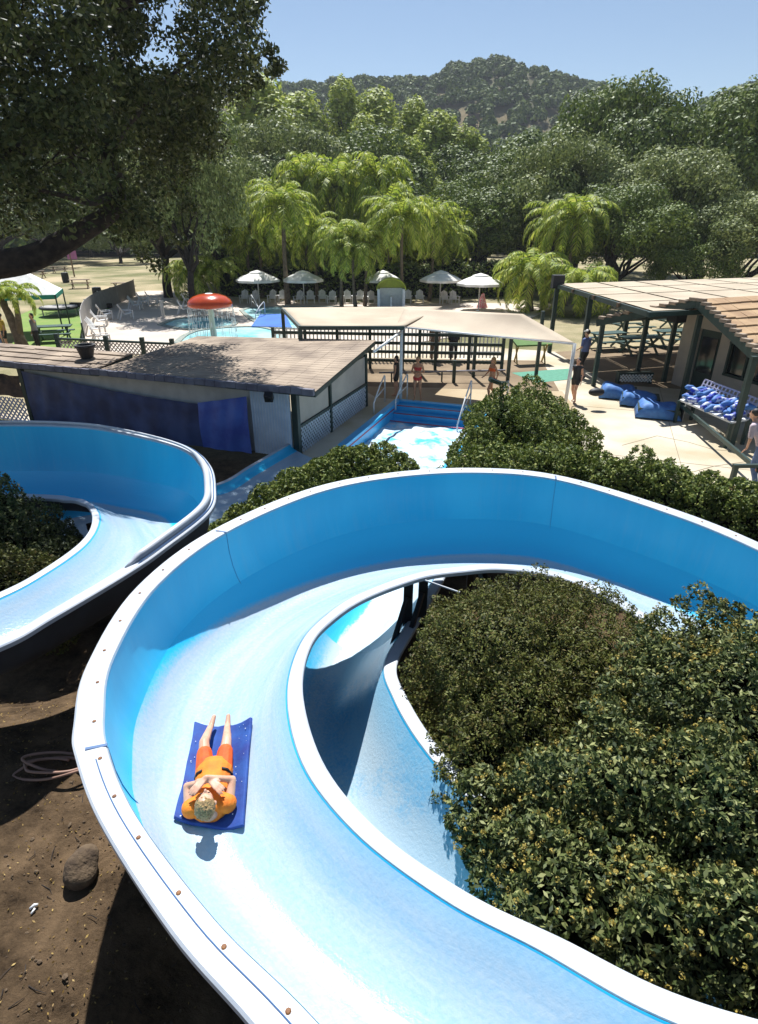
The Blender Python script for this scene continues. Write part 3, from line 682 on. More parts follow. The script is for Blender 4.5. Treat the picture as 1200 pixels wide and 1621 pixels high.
shingle_roof([hf(12.2, -.45, rz1 + .02), hf(5.62, -.40, rz1 + .03), hf(5.62, 1.1, rz1 + .2), hf(12.2, 1.0, rz1 + .2)], .05, 4, 'roof', house)
slab([hf(12.2, -.43, rz1 - .01), hf(5.62, -.38, rz1), hf(5.62, 1.05, rz1 + .17), hf(12.2, .95, rz1 + .17)], .14, 'roof_deck', M['green'], house)
# grey edge tiles along the front eave
m_ = MB(); k = 0
ea = -.82
while ea < 12.0:
    m_.box(hf(ea + .15, -.42 - .02 * (ea > 5.5), rz1 - .015 + random.uniform(-.01, .01)), (.285, .11, .15), ang, 0); ea += .3
m_.build('eave_tiles', mat('grey eave tile', (0.20, 0.20, 0.24), 0.8, (0.12, 0.11, 0.14), 3), house)
# walls
MB().box(hf(.62, .0, .6), (1.1, .06, 2.1), ang).build('wall_panel', mat('white corrugated sheet', (0.70, 0.78, 0.86), 0.5, (0.58, 0.68, 0.78), 2), house)
m_ = MB()
for k in range(14): m_.box(hf(.12 + k * .08, -.036, .6), (.02, .016, 2.08), ang)
m_.build('panel_rib', mat('white sheet rib', (0.76, 0.82, 0.88), 0.5), house)
MB().box(hf(-.05, .06, .65), (.16, .16, 2.2), ang).build('corner_post', M['green'], house)
MB().box(hf(8.85, .0, .65), (.14, .14, 2.2), ang).build('corner_post', M['green'], house)
MB().box(hf(5.0, .09, .7), (7.6, .08, 2.2), ang).build('wall', M['offwhite'], house)
def tarp(name, a0, a1, z0f, z1f, m, off, parent, wr=.03, n=60):
    g = MB(); K = 14
    for i in range(n + 1):
        a = a0 + (a1 - a0) * i / n
        for k in range(K + 1):
            t = k / K; z = z0f(a) + (z1f(a) - z0f(a)) * t
            d = wr * math.sin(a * 5.3 + 1.3 * math.sin(z * 2)) * (1 - t * .6) + wr * .5 * math.sin(a * 13 + z * 3) + wr * .5 * math.sin(z * 4 + a)
            g.v.append(tuple(hf(a, -off - .02 + d * .8 - .04, z)))
    g.f = [(i * (K + 1) + k, i * (K + 1) + k + 1, (i + 1) * (K + 1) + k + 1, (i + 1) * (K + 1) + k) for i in range(n) for k in range(K)]
    return fixn(g.build(name, m, parent, True))
top = lambda a: 1.16 + 0.42 * max(0, (a - 2.6) / 6.1) ** 1.6 + (.0 if a > 2.6 else 0)
tarp('navy_tarp', 2.68, 8.7, lambda a: -.4, top, M['navytarp'], .06, house)
tarp('blue_tarp', 1.22, 2.72, lambda a: -.45, lambda a: 1.5 - .3 * max(0, (a - 1.2) / 1.5) ** 1.0, M['bluetarp'], .10, house, .04, 30)
# side wall: beige screens over white lattice
for b0, b1 in ((.2, 2.1), (2.2, 5.0)):
    MB().box(hf(-.02, (b0 + b1) / 2, 1.2), (.05, b1 - b0 - .06, .84), ang).build('screen_panel', M['beige'], house)
for b in (2.15, 5.02): MB().box(hf(-.05, b, .65), (.1, .1, 2.1), ang).build('side_post', M['green'], house)
MB().box(hf(-.05, 2.6, .74), (.08, 4.9, .07), ang).build('mid_rail', M['green'], house)
MB().lattice(hf(-.06, .14, -.35), HB, 4.85, 1.05, .15, .045).build('lattice', mat('white lattice', (.66, .69, .74), .6), house)
MB().box(hf(.06, 2.6, .1), (.02, 4.8, 1.0), ang).build('dark_backing', M['black'], house)
MB().box(hf(.5, 5.0, .75), (1.0, .05, 2.2), ang).build('wall', M['beige'], house)
# lamp under the eave
lm = MB().box(hf(.35, -.52, 1.66), (.2, .16, .2), ang + .3, .5).build('flood_lamp', M['black'], house)
MB().box(hf(.35, -.57, 1.6), (.15, .02, .12), ang + .3, .5).build('lens', M['glass'], lm)
# left extension: brown cloth over white lattice
ext = empty('lattice_screen', hf(10.5, 0), 'white lattice screen with brown cloth above it at the far left below the roof', 'screen'); ext.location = (0, 0, 0)
MB().lattice(hf(12.6, -.02, -.3), PN, 3.6, 1.0, .17, .05).build('lattice', mat('lilac lattice', (.52, .52, .66), .6), ext)
g = MB(); 
for i in range(21):
    for k in range(7):
        g.v.append(tuple(hf(12.6 - 3.6 * i / 20, .04 + .06 * math.sin(i * 1.3 + k), .72 + k * .11)))
g.f = [(i * 7 + k, i * 7 + k + 1, (i + 1) * 7 + k + 1, (i + 1) * 7 + k) for i in range(20) for k in range(6)]
g.build('brown_cloth', mat('brown cloth', (.16, .10, .07), .9, (.05, .035, .03), 5), ext, True)
# lattice fence behind the roof with posts
fn = empty('lattice_fence', (-9, 20.6, 0), 'dark framed lattice fence running behind the pool house roof', 'fence'); fn.location = (0, 0, 0)
fa, fb = Vector((-11.4, 21.6, 0)), Vector((-5.9, 20.3, 0))
MB().lattice(fa + Vector((0, 0, .95)), fb - fa, (fb - fa).length, .78, .15, .04).build('lattice', mat('fence lattice', (.42, .38, .36), .8), fn)
m_ = MB().bar(fa + Vector((0, 0, 1.78)), fb + Vector((0, 0, 1.78)), .09, .07).bar(fa + Vector((0, 0, .92)), fb + Vector((0, 0, .92)), .06, .06); m_.build('rail', M['green'], fn)
for t in (0, .35, .6, .8, 1): q = fa.lerp(fb, t); MB().bar(q, q + Vector((0, 0, 1.95)), .13, .13).build('post', M['green'], fn)
pot = MB().lathe([(0, 0), (.16, 0), (.24, .3), (.27, .32), (.27, .38), (.22, .38), (.2, .3), (0, .3)], hf(6.6, .35, 2.0), 16).build('planter_pot', M['black']); tag(pot, 'dark round planter pot standing on the left end of the pool house roof', 'pot')

# ------------------------------------------------------------------ shade sails and fence behind the pool
def sail(name, c, label, m, sag=.18, parent=None):
    c = [Vector(q) for q in c]; g = MB(); K = 16
    for i in range(K + 1):
        for j in range(K + 1):
            s, t = i / K, j / K
            p = c[0].lerp(c[1], s).lerp(c[3].lerp(c[2], s), t)
            e = 16 * s * (1 - s) * t * (1 - t)
            p = p + Vector((0, 0, -sag * e + .02 * math.sin(s * 9 + t * 4) * e))
            g.v.append(tuple(p))
    g.f = [(i * (K + 1) + j, (i + 1) * (K + 1) + j, (i + 1) * (K + 1) + j + 1, i * (K + 1) + j + 1) for i in range(K) for j in range(K)]
    o = g.build(name, m, parent, True); md = o.modifiers.new('thick', 'SOLIDIFY'); md.thickness = .015
    return o
cl = empty('shade_canopy', (0, 21, 0), 'flat tan cloth canopy on dark posts just behind the pool house roof', 'canopy'); cl.location = (0, 0, 0)
c1 = [P(475, 516, 2.5), P(640, 516, 2.5), P(700, 485, 2.58), P(447, 487, 2.5)]
sail('canopy_cloth', c1, '', M['fabric'], .08, cl)
for a, b in ((c1[0], c1[3]), (c1[0], c1[1])): MB().bar(a - Vector((0, 0, .06)), b - Vector((0, 0, .06)), .08, .12).build('beam', M['green'], cl)
for q in (c1[0], c1[3]): MB().bar((q.x, q.y, 0), (q.x, q.y, 2.45), .12, .12).build('post', M['green'], cl)
cs = empty('shade_sail', (3, 20, 0), 'cream cloth shade sail stretched over the splash pool end on white posts', 'canopy'); cs.location = (0, 0, 0)
c2 = [Vector((.55, 19.9, 2.47)), Vector((6.16, 19.05, 2.06)), P(828, 497, 2.72), P(640, 488, 2.66)]
sail('sail_cloth', c2, '', M['sail'], .12, cs)
MB().tube([c2[0] - Vector((0, 0, .03)), c2[1] - Vector((0, 0, .03))], .03, 8).build('edge_pipe', M['white'], cs, True)
pl = MB().tube([(.73, 19.84, 0), (.73, 19.84, 2.45)], .055, 10).build('post', M['white'], cs, True)
pr_ = MB().tube([(6.10, 19.06, 0), (6.14, 19.06, 2.05)], .055, 10).build('post', M['white'], cs, True)
MB().tube([(.73, 19.84, 2.3), (-.15, 17.9, 2.02)], .04, 8).build('brace', M['white'], cs, True)
for i, (px, py) in enumerate([(718, 606), (749, 597), (803, 606), (848, 598), (663, 590)]):
    q = P(px, py); MB().bar(q, q + Vector((0, 0, 2.5 if i != 0 else .85)), .12, .12).build('post', M['green'], cs)
MB().tube([P(803, 606, 1.6), P(790, 606, 2.4), P(775, 600, 2.5)], .05, 6).build('curved_brace', M['green'], cs)
# dark green slatted fence at the back of the shade
ff = empty('slatted_fence', (0, 25, 0), 'dark green post and rail fence in the shade behind the splash pool', 'fence'); ff.location = (0, 0, 0)
fa, fb = Vector((-4.4, 25.4, 0)), Vector((5.0, 24.4, 0))
for z in (.35, .7, 1.05, 1.4): MB().bar(fa + Vector((0, 0, z)), fb + Vector((0, 0, z)), .05, .12).build('rail', M['green'], ff)
for t in [i / 7 for i in range(8)]: q = fa.lerp(fb, t); MB().bar(q, q + Vector((0, 0, 1.6)), .12, .12).build('post', M['green'], ff)
pfc = empty('picket_fence', (0, 26.5, 0), 'row of thin white pickets behind the dark slatted fence', 'fence'); pfc.location = (0, 0, 0)
m_ = MB()
for i in range(60): m_.box((-4.5 + i * .165, 26.6, .75), (.06, .03, 1.3))
m_.build('pickets', M['white'], pfc); MB().box((.4, 26.64, .35), (9.9, .04, .07)).box((.4, 26.64, 1.15), (9.9, .04, .07)).build('rail', M['white'], pfc)
lb = empty('low_rail', P(640, 610), 'thin grey rail at knee height behind the bathers', 'railing'); lb.location = (0, 0, 0)
a = PY(600, 590, 22.6) ; b = PY(800, 586, 22.6)
MB().tube([a, b], .035, 8).build('rail', M['grey cloth'], lb)
for t in (.1, .5, .9): q = a.lerp(b, t); MB().tube([(q.x, q.y, 0), q], .03, 8).build('post', M['green'], lb)

# ------------------------------------------------------------------ right: pergola, tiled building, furniture
pg = empty('pergola', (14, 25, 0), 'large open pergola roofed with cream cloth panels at the right', 'pergola'); pg.location = (0, 0, 0)
pa, pb, pc, pd_ = Vector((8.0, 28.4, 3.0)), Vector((19.8, 32.2, 3.0)), Vector((22.0, 23.0, 3.0)), Vector((8.3, 18.9, 3.0))
def pq(s, t, z=0): return pa.lerp(pb, s).lerp(pd_.lerp(pc, s), t) + Vector((0, 0, z))
for i in range(6):
    for j in range(4):
        s0_, s1_, t0_, t1_ = i / 6 + .006, (i + 1) / 6 - .006, j / 4 + .008, (j + 1) / 4 - .008
        g = MB(); K = 4
        for ii in range(K + 1):
            for jj in range(K + 1):
                e = 16 * (ii / K) * (1 - ii / K) * (jj / K) * (1 - jj / K); g.v.append(tuple(pq(s0_ + (s1_ - s0_) * ii / K, t0_ + (t1_ - t0_) * jj / K, .04 - .07 * e)))
        g.f = [(a * 5 + b, (a + 1) * 5 + b, (a + 1) * 5 + b + 1, a * 5 + b + 1) for a in range(4) for b in range(4)]
        o = g.build('cloth_panel', M['fabric'], pg, True)
for j in range(5): MB().bar(pq(-.01, j / 4, -.05), pq(1.01, j / 4, -.05), .1, .14).build('rafter', M['wood'] if 0 < j < 4 else M['green'], pg)
for i in range(7): MB().bar(pq(i / 6, 0, -.07), pq(i / 6, 1, -.07), .1, .16).build('beam', M['green'] if i == 0 else M['wood'], pg)
for s, t in ((0, 0), (0, .45), (.33, 0), (.66, 0), (.33, .6), (.66, .6)):
    q = pq(s, t); MB().bar((q.x, q.y, 0), (q.x, q.y, 2.95), .17, .17).build('post', M['green'], pg)
MB().box(pq(0, 0, .12) , (.5, .4, .55)).build('post_cap', M['black'], pg)
tb = empty('tiled_building', (12, 18, 0), 'beige building with brown tiled gable roof and green porch posts at the right edge', 'building'); tb.location = (0, 0, 0)
G0 = PY(1206, 562, 15.4); AP = PY(1108, 474, 19.2); G1 = PY(948, 506, 22.0); E_ = Vector((.93, .37, 0)) * 10
M['tile'] = mat('brown roof tile', (0.44, 0.29, 0.15), 0.85, (0.30, 0.18, 0.09), 1.3, 0.4, 16, detail=9)
shingle_roof([G0 + E_, G0, AP, AP + E_], .075, 7, 'roof', tb, M['tile'])
shingle_roof([G1 + E_ * 1.4, G1, AP, AP + E_], .075, 7, 'roof', tb, M['tile'])
for a, b in ((G0, AP), (G1, AP)):
    MB().bar(a - Vector((0.05, 0, .12)), b - Vector((0.05, 0, .12)), .09, .22).build('fascia', M['green'], tb)
    n_ = int((b - a).length / .32); m_ = MB()
    for k in range(n_): q = a.lerp(b, (k + .5) / n_); m_.box(q + Vector((-.02, 0, .04)), (.16, .27, .09), 0.3)
    m_.build('edge_tiles', M['shingle'], tb)
slab([G0 + E_ - Vector((0, 0, .05)), G0 - Vector((0, 0, .05)), AP - Vector((0, 0, .05)), AP + E_ - Vector((0, 0, .05))], .08, 'soffit', M['green'], tb)
slab([AP + E_ - Vector((0, 0, .05)), AP - Vector((0, 0, .05)), G1 - Vector((0, 0, .05)), G1 + E_ * 1.4 - Vector((0, 0, .05))], .08, 'soffit', M['green'], tb)
W1 = Vector((11.0, 22.3, 0)); WD = Vector((.256, -.967, 0)); wa_ = math.atan2(WD.y, WD.x)
def wf_(s, off, z): return W1 + WD * s + Vector((.967, .256, 0)) * off + Vector((0, 0, z))
m_ = MB()
def wp(s0_, s1_, z0, z1): m_.box(wf_((s0_ + s1_) / 2, .1, (z0 + z1) / 2), (s1_ - s0_, .14, z1 - z0), wa_)
wp(0, .85, 0, 2.75); wp(1.85, 2.35, 0, 2.95); wp(.85, 1.85, 2.15, 2.9); wp(2.35, 7.5, 0, .85); wp(2.35, 7.5, 1.95, 2.75); wp(3.9, 4.1, .85, 1.95); wp(5.6, 5.8, .85, 1.95)
m_.build('wall', M['beige'], tb)
dr = MB().box(wf_(1.35, .14, 1.08), (.98, .06, 2.12), wa_).build('door', M['green'], tb); MB().box(wf_(1.35, .09, 1.3), (.7, .03, 1.2), wa_).build('door_pane', M['glass'], dr)
for s0_, s1_ in ((2.35, 3.9), (4.1, 5.6), (5.8, 7.5)):
    wn = MB(); c = (s0_ + s1_) / 2
    for zz in (.88, 1.92): wn.box(wf_(c, .02, zz), (s1_ - s0_ + .08, .09, .08), wa_)
    for ss in (s0_, c, s1_): wn.box(wf_(ss, .022, 1.4), (.07, .07, 1.1), wa_)
    wn = wn.build('window', M['green'], tb); MB().box(wf_(c, .11, 1.4), (s1_ - s0_, .02, 1.1), wa_).build('pane', M['glass'], wn)
for px, py, zt, tp in ((939, 611, 2.35, (952, 508)), (1006, 605, 2.6, None), (1050, 604, 2.75, None), (1077, 640, 2.85, None), (1156, 706, 2.4, None)):
    q = P(px, py); MB().bar(q, q + Vector((0, 0, zt)), .14, .14).build('porch_post', M['green'], tb)
a, b = P(1077, 640, .45), P(1156, 706, .45); MB().bar(a, b, .07, .1).build('porch_rail', M['green'], tb)
MB().bar(b, b + (b - a).normalized() * 3, .07, .1).build('porch_rail', M['green'], tb)
spk = MB().box(wf_(.5, -.75, 2.6), (.5, .4, .5), wa_).build('fan_box', M['black'], tb)
# rack with blue mats under the eave
rk = empty('mat_rack', (9.5, 17, 0), 'white lattice backed rack heaped with rolled blue mats under the tiled eave', 'rack'); rk.location = (0, 0, 0)
fl_, fr_ = P(1076, 632, .72), P(1158, 668, .72); bk = Vector((.62, .28, 0))
slab([fl_, fr_, fr_ + bk, fl_ + bk], .05, 'shelf', M['white'], rk)
bt = Vector((.2, .08, .5))
m_ = MB(); lt = mat('lilac rack lattice', (.50, .48, .62), .6)
nb = 14
for k in range(nb + 1): a = (fl_ + bk).lerp(fr_ + bk, k / nb); m_.bar(a, a + bt, .045, .02)
for k in range(5): a = fl_ + bk + bt * (k / 4); b = fr_ + bk + bt * (k / 4); m_.bar(a, b, .02, .045)
m_.build('lattice_back', lt, rk)
for q in (fl_, fr_, fl_ + bk, fr_ + bk): MB().bar((q.x, q.y, 0), (q.x, q.y, .68), .08, .08).build('leg', M['green'], rk)
places = ['at the left end of the rack', 'second from the left on the rack', 'third from the left on the rack', 'left of the middle of the rack', 'in the middle of the rack', 'right of the middle of the rack', 'third from the right on the rack', 'second from the right on the rack', 'at the right end of the rack']
M['bluewhite'] = mat('blue and white vinyl', (0.50, 0.55, 0.68), 0.7, (0.02, 0.05, 0.40), 7, 0.2, lo=.47, hi=.53)
for k in range(9):
    for r_ in range(2):
        q = fl_.lerp(fr_, (k + .5) / 9) + bk * (.3 + .4 * r_) + Vector((0, 0, .13 + .16 * r_)); m_ = MB()
        rz = random.uniform(-.6, .9); dd = Vector((math.cos(rz), math.sin(rz), random.uniform(-.2, .3))).normalized()
        pts = [q + dd * (t - .5) * .62 + Vector((0, 0, .04 * math.sin(t * 9 + k))) for t in (0, .08, .3, .5, .7, .92, 1)]
        m_.tube(pts, [.03, .07, .085, .075, .09, .07, .03], 10)
        o = m_.build('rolled_mat', M['bluewhite'] if (k + r_) % 2 == 0 else M['cushion'], None, True)
        tag(o, ('front ' if r_ == 0 else 'back ') + ('blue and white' if (k + r_) % 2 == 0 else 'plain blue') + ' rolled mat lying ' + places[k], 'rolled mat', 'rolled mats on the rack')
# blue covered mat bins
def bin_(px, py, rz, label, s=1.0, lat=False):
    q = P(px, py); r = empty('mat_bin', q, label, 'bin', 'blue covered bins on the patio', rz)
    MB().box((0, 0, .15 * s), (1.15 * s, .85 * s, .3 * s)).build('crate', M['green'], r)
    g = MB(); K = 14
    for i in range(K + 1):
        for j in range(K + 1):
            x = (i / K - .5) * 1.28 * s; y = (j / K - .5) * 1.05 * s  # cover
            ex = min(i, K - i) / K * 2; ey = min(j, K - j) / K * 2
            z = .38 * s * (min(1, ex * 3.2) ** .5) * (min(1, ey * 3.2) ** .5) + .03 * math.sin(x * 7 + y * 3 + px) + .012 * math.sin(y * 13 + x * 5) + .008 * math.sin(x * 17 - y * 6) + .06 - .10 * (i / K)
            g.v.append((x, y, max(.05, z)))
    g.f = [(i * (K + 1) + j, (i + 1) * (K + 1) + j, (i + 1) * (K + 1) + j + 1, i * (K + 1) + j + 1) for i in range(K) for j in range(K)]
    o = g.build('blue_cover', M['cushion'], r, True); md = o.modifiers.new('t', 'SOLIDIFY'); md.thickness = .03
    return r
b1_ = bin_(978, 628, -.35, 'leftmost blue covered mat bin on the concrete patio')
b2_ = bin_(1012, 640, -.35, 'middle blue covered mat bin between two others on the patio')
b3_ = bin_(1040, 658, -.35, 'nearest blue covered mat bin with a lattice panel at its right end', 1.05)
MB().lattice((.68, -.5, .02), (0, 1, 0), 1.0, .5, .12, .04).build('end_lattice', M['offwhite'], b3_)
MB().box((.66, 0, .26), (.02, 1.0, .5)).build('end_board', M['black'], b3_)
pln = empty('lattice_planter', P(1002, 606), 'low dark bench with white cut lattice band behind the blue bins', 'bench')
MB().box((0, 0, .38), (1.3, .35, .08)).box((-.6, 0, .18), (.08, .3, .34)).box((.6, 0, .18), (.08, .3, .34)).build('frame', M['green'], pln)
MB().lattice((-.6, -.2, .08), (1, 0, 0), 1.2, .28, .12, .035).build('lattice', M['white'], pln)
# picnic tables under the pergola
def picnic(q, rz, label, m, group='picnic tables'):
    r = empty('picnic_table', q, label, 'picnic table', group, rz)
    m_ = MB()
    for k in range(5): m_.box((0, (k - 2) * .15, .75), (1.8, .14, .045))
    m_.build('table_top', m, r)
    for s in (-1, 1):
        MB().box((0, s * .68, .44), (1.8, .26, .045)).build('seat', m, r)
        MB().bar((s * .65, -.3, .72), (s * .65, .55, 0), .06, .09).bar((s * .65, .3, .72), (s * .65, -.55, 0), .06, .09).bar((s * .65, -.75, .4), (s * .65, .75, .4), .06, .08).build('leg_frame', m, r)
    return r
M['tablegreen'] = mat('green table paint', (0.03, 0.085, 0.07), 0.5, (0.02, 0.055, 0.045), 4)
pt = picnic(P(1010, 560), .2, 'green picnic table nearest the path under the pergola', M['tablegreen'], 'picnic tables under the pergola')
for (px, py, rz, lb_) in ((960, 552, .3, 'green picnic table behind the man in the blue shirt'), (1060, 548, .25, 'green picnic table behind the porch post beside the beige wall'), (1000, 528, .15, 'green picnic table in the back row under the pergola'), (1070, 520, .3, 'green picnic table at the back right under the pergola')):
    c = copy_tree(pt); c.location = P(px, py); c.rotation_euler = (0, 0, rz); c['label'] = lb_
# green railing near right hedge
rl = empty('green_railing', P(1150, 792), 'dark green pipe railing beside the right hedge, with a pink tag on its post', 'railing')
MB().bar((0, 0, 0), (0, 0, .78), .09, .09).build('post', M['green'], rl)
MB().bar((-.06, 0, .8), (2.6, .1, .8), .09, .07).build('top_rail', M['green'], rl)
MB().box((.0, -.055, .3), (.1, .02, .12)).build('pink_tag', M['pink'], rl)
gm = fixn(MB().poly([P(810, 590, .012), P(905, 583, .012), P(905, 600, .012), P(850, 606, .012)], .006).build('green_mat', mat('green turf mat', (.10, .30, .20), .9, (.08, .24, .16), 8))); tag(gm, 'thin green turf mat lying on the concrete behind the shade sail', 'mat')
tn = empty('stacked_boards', P(838, 575), 'yellowish folded wooden stand with green cloth over it, right of the shade sail', 'stand')
MB().box((0, 0, .9), (1.6, .7, .07), .2, .25).build('green_cloth', mat('moss green cloth', (.12, .22, .06), .9), tn)
for s in (-1, 1): MB().bar((s * .6, -.3, 0), (s * .6, .3, .85), .05, .07).bar((s * .6, .3, 0), (s * .6, -.3, .85), .05, .07).build('leg_frame', mat('yellow wood', (.38, .27, .08), .8), tn)

# ------------------------------------------------------------------ kiddie pool furniture
mq = P(340, 546); ms = empty('mushroom_fountain', mq, 'red mushroom shaped water fountain raining into the kiddie pool', 'fountain')
MB().lathe([(.16, 0), (.15, .3), (.13, 1.75), (.2, 1.9)], seg=16).build('stem', mat('pale green stem', (.50, .60, .52), .4), ms, True)
MB().lathe([(.0, 1.78), (.95, 1.80), (1.06, 1.86), (1.08, 1.98), (1.0, 2.12), (.8, 2.28), (.5, 2.38), (.22, 2.42), (0, 2.43)], seg=32).build('cap', M['mush'], ms, True)
MB().lathe([(.0, 2.445), (.14, 2.44), (.2, 2.42)], (0, 0, 0), 16).build('cap_highlight', M['white'], ms, True)  # white disc paints the sun's highlight on top of the cap
m_ = MB()
for k in range(54):
    a = k / 54 * 6.283 + random.uniform(-.05, .05); r_ = 1.05; n = 7
    z0 = 1.84
    for j in range(n):
        if random.random() < .3: continue
        t = j / n; m_.tube([(math.cos(a) * (r_ + .12 * t), math.sin(a) * (r_ + .12 * t), z0 * (1 - t * t)), (math.cos(a) * (r_ + .12 * (t + .09)), math.sin(a) * (r_ + .12 * (t + .09)), z0 * (1 - (t + .1) ** 2))], .011, 4)
m_.build('falling_water', mat('water drops', (.8, .86, .88), .1), ms)['kind'] = 'stuff'
CW = mat('white plastic chair', (.78, .76, .72), .5)
def chair_mesh(m, name, group):
    r = empty(name, (0, 0, 0), 'x', 'chair', group)
    m_ = MB()
    for k in range(5):
        x = (k - 2) * .105; hgt = .95 - abs(k - 2) * .06
        m_.bar((x, -.02 - .0, .32), (x, -.36, hgt), .09, .022, up=(0, 1, .4))
    m_.build('backrest', m, r)
    MB().box((0, .22, .34), (.52, .52, .03), 0, .12).build('seat', m, r)
    for s in (-1, 1):
        MB().box((s * .31, .12, .54), (.11, .68, .025)).build('armrest', m, r)
        MB().bar((s * .28, .42, 0), (s * .28, .42, .53), .04, .08).build('leg', m, r); MB().bar((s * .28, -.2, .53), (s * .28, -.42, 0), .04, .08).build('leg', m, r)
    return r
ch0 = chair_mesh(CW, 'adirondack_chair', 'white garden chairs around the kiddie pool')
back = [(388, 'leftmost white chair in the back row, below the left umbrella'), (404, 'second white chair from the left in the back row'), (432, 'white chair just left of the tallest palm trunk'), (448, 'white chair touching the left side of the tallest palm trunk'), (474, 'first white chair right of the tallest palm trunk'), (492, 'second white chair right of the tallest palm trunk'),
        (511, 'third white chair right of the tallest palm trunk'), (526, 'fourth white chair right of the tallest palm trunk'), (551, 'white chair between the cluster of thin palm trunks'), (570, 'white chair right between two thin palm trunks'), (588, 'white chair left of the lime topped playhouse'), (645, 'white chair touching the right side of the lime playhouse'), (664, 'white chair between the playhouse and the middle umbrella'), (704, 'white chair left of the rightmost umbrella pole'), (718, 'white chair nearest the rightmost umbrella pole')]
first = True
for px, lb_ in back:
    c = ch0 if first else copy_tree(ch0); first = False
    c.location = P(px, 480 + random.uniform(-1, 1)); c.rotation_euler = (0, 0, math.pi + random.uniform(-.3, .3)); c['label'] = lb_
sidec = [(160, 547, 'nearest white chair along the curved grey screen'), (152, 530, 'second nearest white chair along the curved grey screen'), (158, 516, 'third nearest white chair along the curved grey screen'), (166, 506, 'fourth nearest white chair along the curved grey screen'), (199, 505, 'white chair standing apart in the middle of the curved grey screen'), (214, 490, 'white chair leaning at the far half of the grey screen'), (227, 484, 'second from the far end of the chairs by the grey screen'), (240, 481, 'farthest white chair of the row by the grey screen'), (292, 497, 'white chair at the edge of the deck left of the mushroom'), (298, 486, 'white chair in the dark shade behind the red mushroom')]
for px, py, lb_ in sidec:
    c = copy_tree(ch0); c.location = P(px, py); c.rotation_euler = (0, 0, -1.3 + random.uniform(-.4, .4)); c['label'] = lb_
def umbrella(q, r_, label, hh=2.35, m=None):
    u = empty('patio_umbrella', q, label, 'umbrella', 'white umbrellas behind the pools')
    MB().tube([(0, 0, 0), (0, 0, hh)], .035, 8).build('pole', M['offwhite'], u)
    g = MB(); seg = 8; rr = [(0, hh + .05), (r_ * .35, hh - .1), (r_ * .36, hh - .16), (r_ * .7, hh - .36), (r_, hh - .6), (r_ * .995, hh - .75)]
    g.lathe(rr, seg=seg); o = g.build('canopy', m or M['umbrella'], u); md = o.modifiers.new('t', 'SOLIDIFY'); md.thickness = .01
    return u
u0 = umbrella(P(606, 482), 1.35, 'white umbrella behind the lime topped playhouse')
for px, py, lb_, s in ((411, 482, 'white umbrella left of the tallest palm trunk', 1.2), (482, 482, 'white umbrella right behind the tallest palm trunk', 1.1), (696, 482, 'white umbrella second from the right, with a ringed top', 1.15), (757, 490, 'rightmost white umbrella beside the bright green palm', 1.2)):
    c = copy_tree(u0); c.location = P(px, py); c.scale = (s, s, 1.0); c['label'] = lb_
ph = empty('playhouse', P(619, 490), 'small white play stand with arched lime green top among the chairs', 'play stand')
ph.scale = (.92, 1, 1.0)
MB().box((-.95, 0, .7), (.2, 1, 1.4)).box((.95, 0, .7), (.2, 1, 1.4)).box((0, .45, .7), (1.8, .08, 1.4)).box((0, -.1, .45), (.12, .9, .9)).build('body', M['white'], ph)
g = MB(); K = 12
for i in range(K + 1):
    a = math.pi * i / K
    for y in (-.6, .6): g.v.append((1.12 * math.cos(a), y, 1.35 + .75 * math.sin(a)))
g.f = [(i * 2, i * 2 + 1, i * 2 + 3, i * 2 + 2) for i in range(K)] + [tuple(range(1, 2 * K + 2, 2))]
o = g.build('arched_top', M['limegreen'], ph); md = o.modifiers.new('t', 'SOLIDIFY'); md.thickness = .05
tw = MB().lathe([(.02, 1.0), (.12, .9), (.28, .35), (.42, 0)], P(763, 487), 8).build('striped_towel', mat('pink striped cloth', (.62, .10, .14), .8, (.70, .55, .50), 12, lo=.48, hi=.52)); tag(tw, 'pink and white striped towel draped beside the rightmost umbrella', 'towel')
# curved grey screen behind the side chairs
sc_ = [(138, 556, 1.0), (134, 530, 1.1), (140, 508, 1.2), (160, 492, 1.2), (188, 480, 1.2), (215, 468, 1.2)]
pts = catmull([tuple(P(a, b)) for a, b, c in sc_], 6); g = MB()
for p in pts: g.v += [tuple(p), (p[0], p[1], 1.25)]
g.f = [(i * 2, i * 2 + 1, i * 2 + 3, i * 2 + 2) for i in range(len(pts) - 1)]
gs = empty('curved_screen_fence', pts[0], 'curved pale grey mesh screen fence around the left end of the pool deck', 'fence'); gs.location = (0, 0, 0)
o = g.build('screen', M['greytarp'], gs); md = o.modifiers.new('t', 'SOLIDIFY'); md.thickness = .03
for p in pts[::6]: MB().tube([(p[0], p[1], 0), (p[0], p[1], 1.3)], .04, 6).build('post', M['steel'] if tuple(p) != tuple(pts[0]) else M['green'], gs)
for (a, b, lb_) in (((399, 487), (412, 500), 'white hand rail at the left end of the far pool'), ((470 - 50, 500), (405, 506), 'white hand rail beside the blue pool cover')):
    handrail('handrail', P(*a), P(*b), lb_, 'white rails at the far pool')
tw = MB().box((0, 0, .5), (.18, .18, 1.0)).box((0, 0, 1.02), (.24, .24, .06)).build('bollard_post', M['offwhite'], bevel=.01); tw.location = P(259, 503); tag(tw, 'short cream post standing on the deck left of the mushroom', 'post')
# far dark tables / hut between the back palms: shade wall behind chairs
hg = None

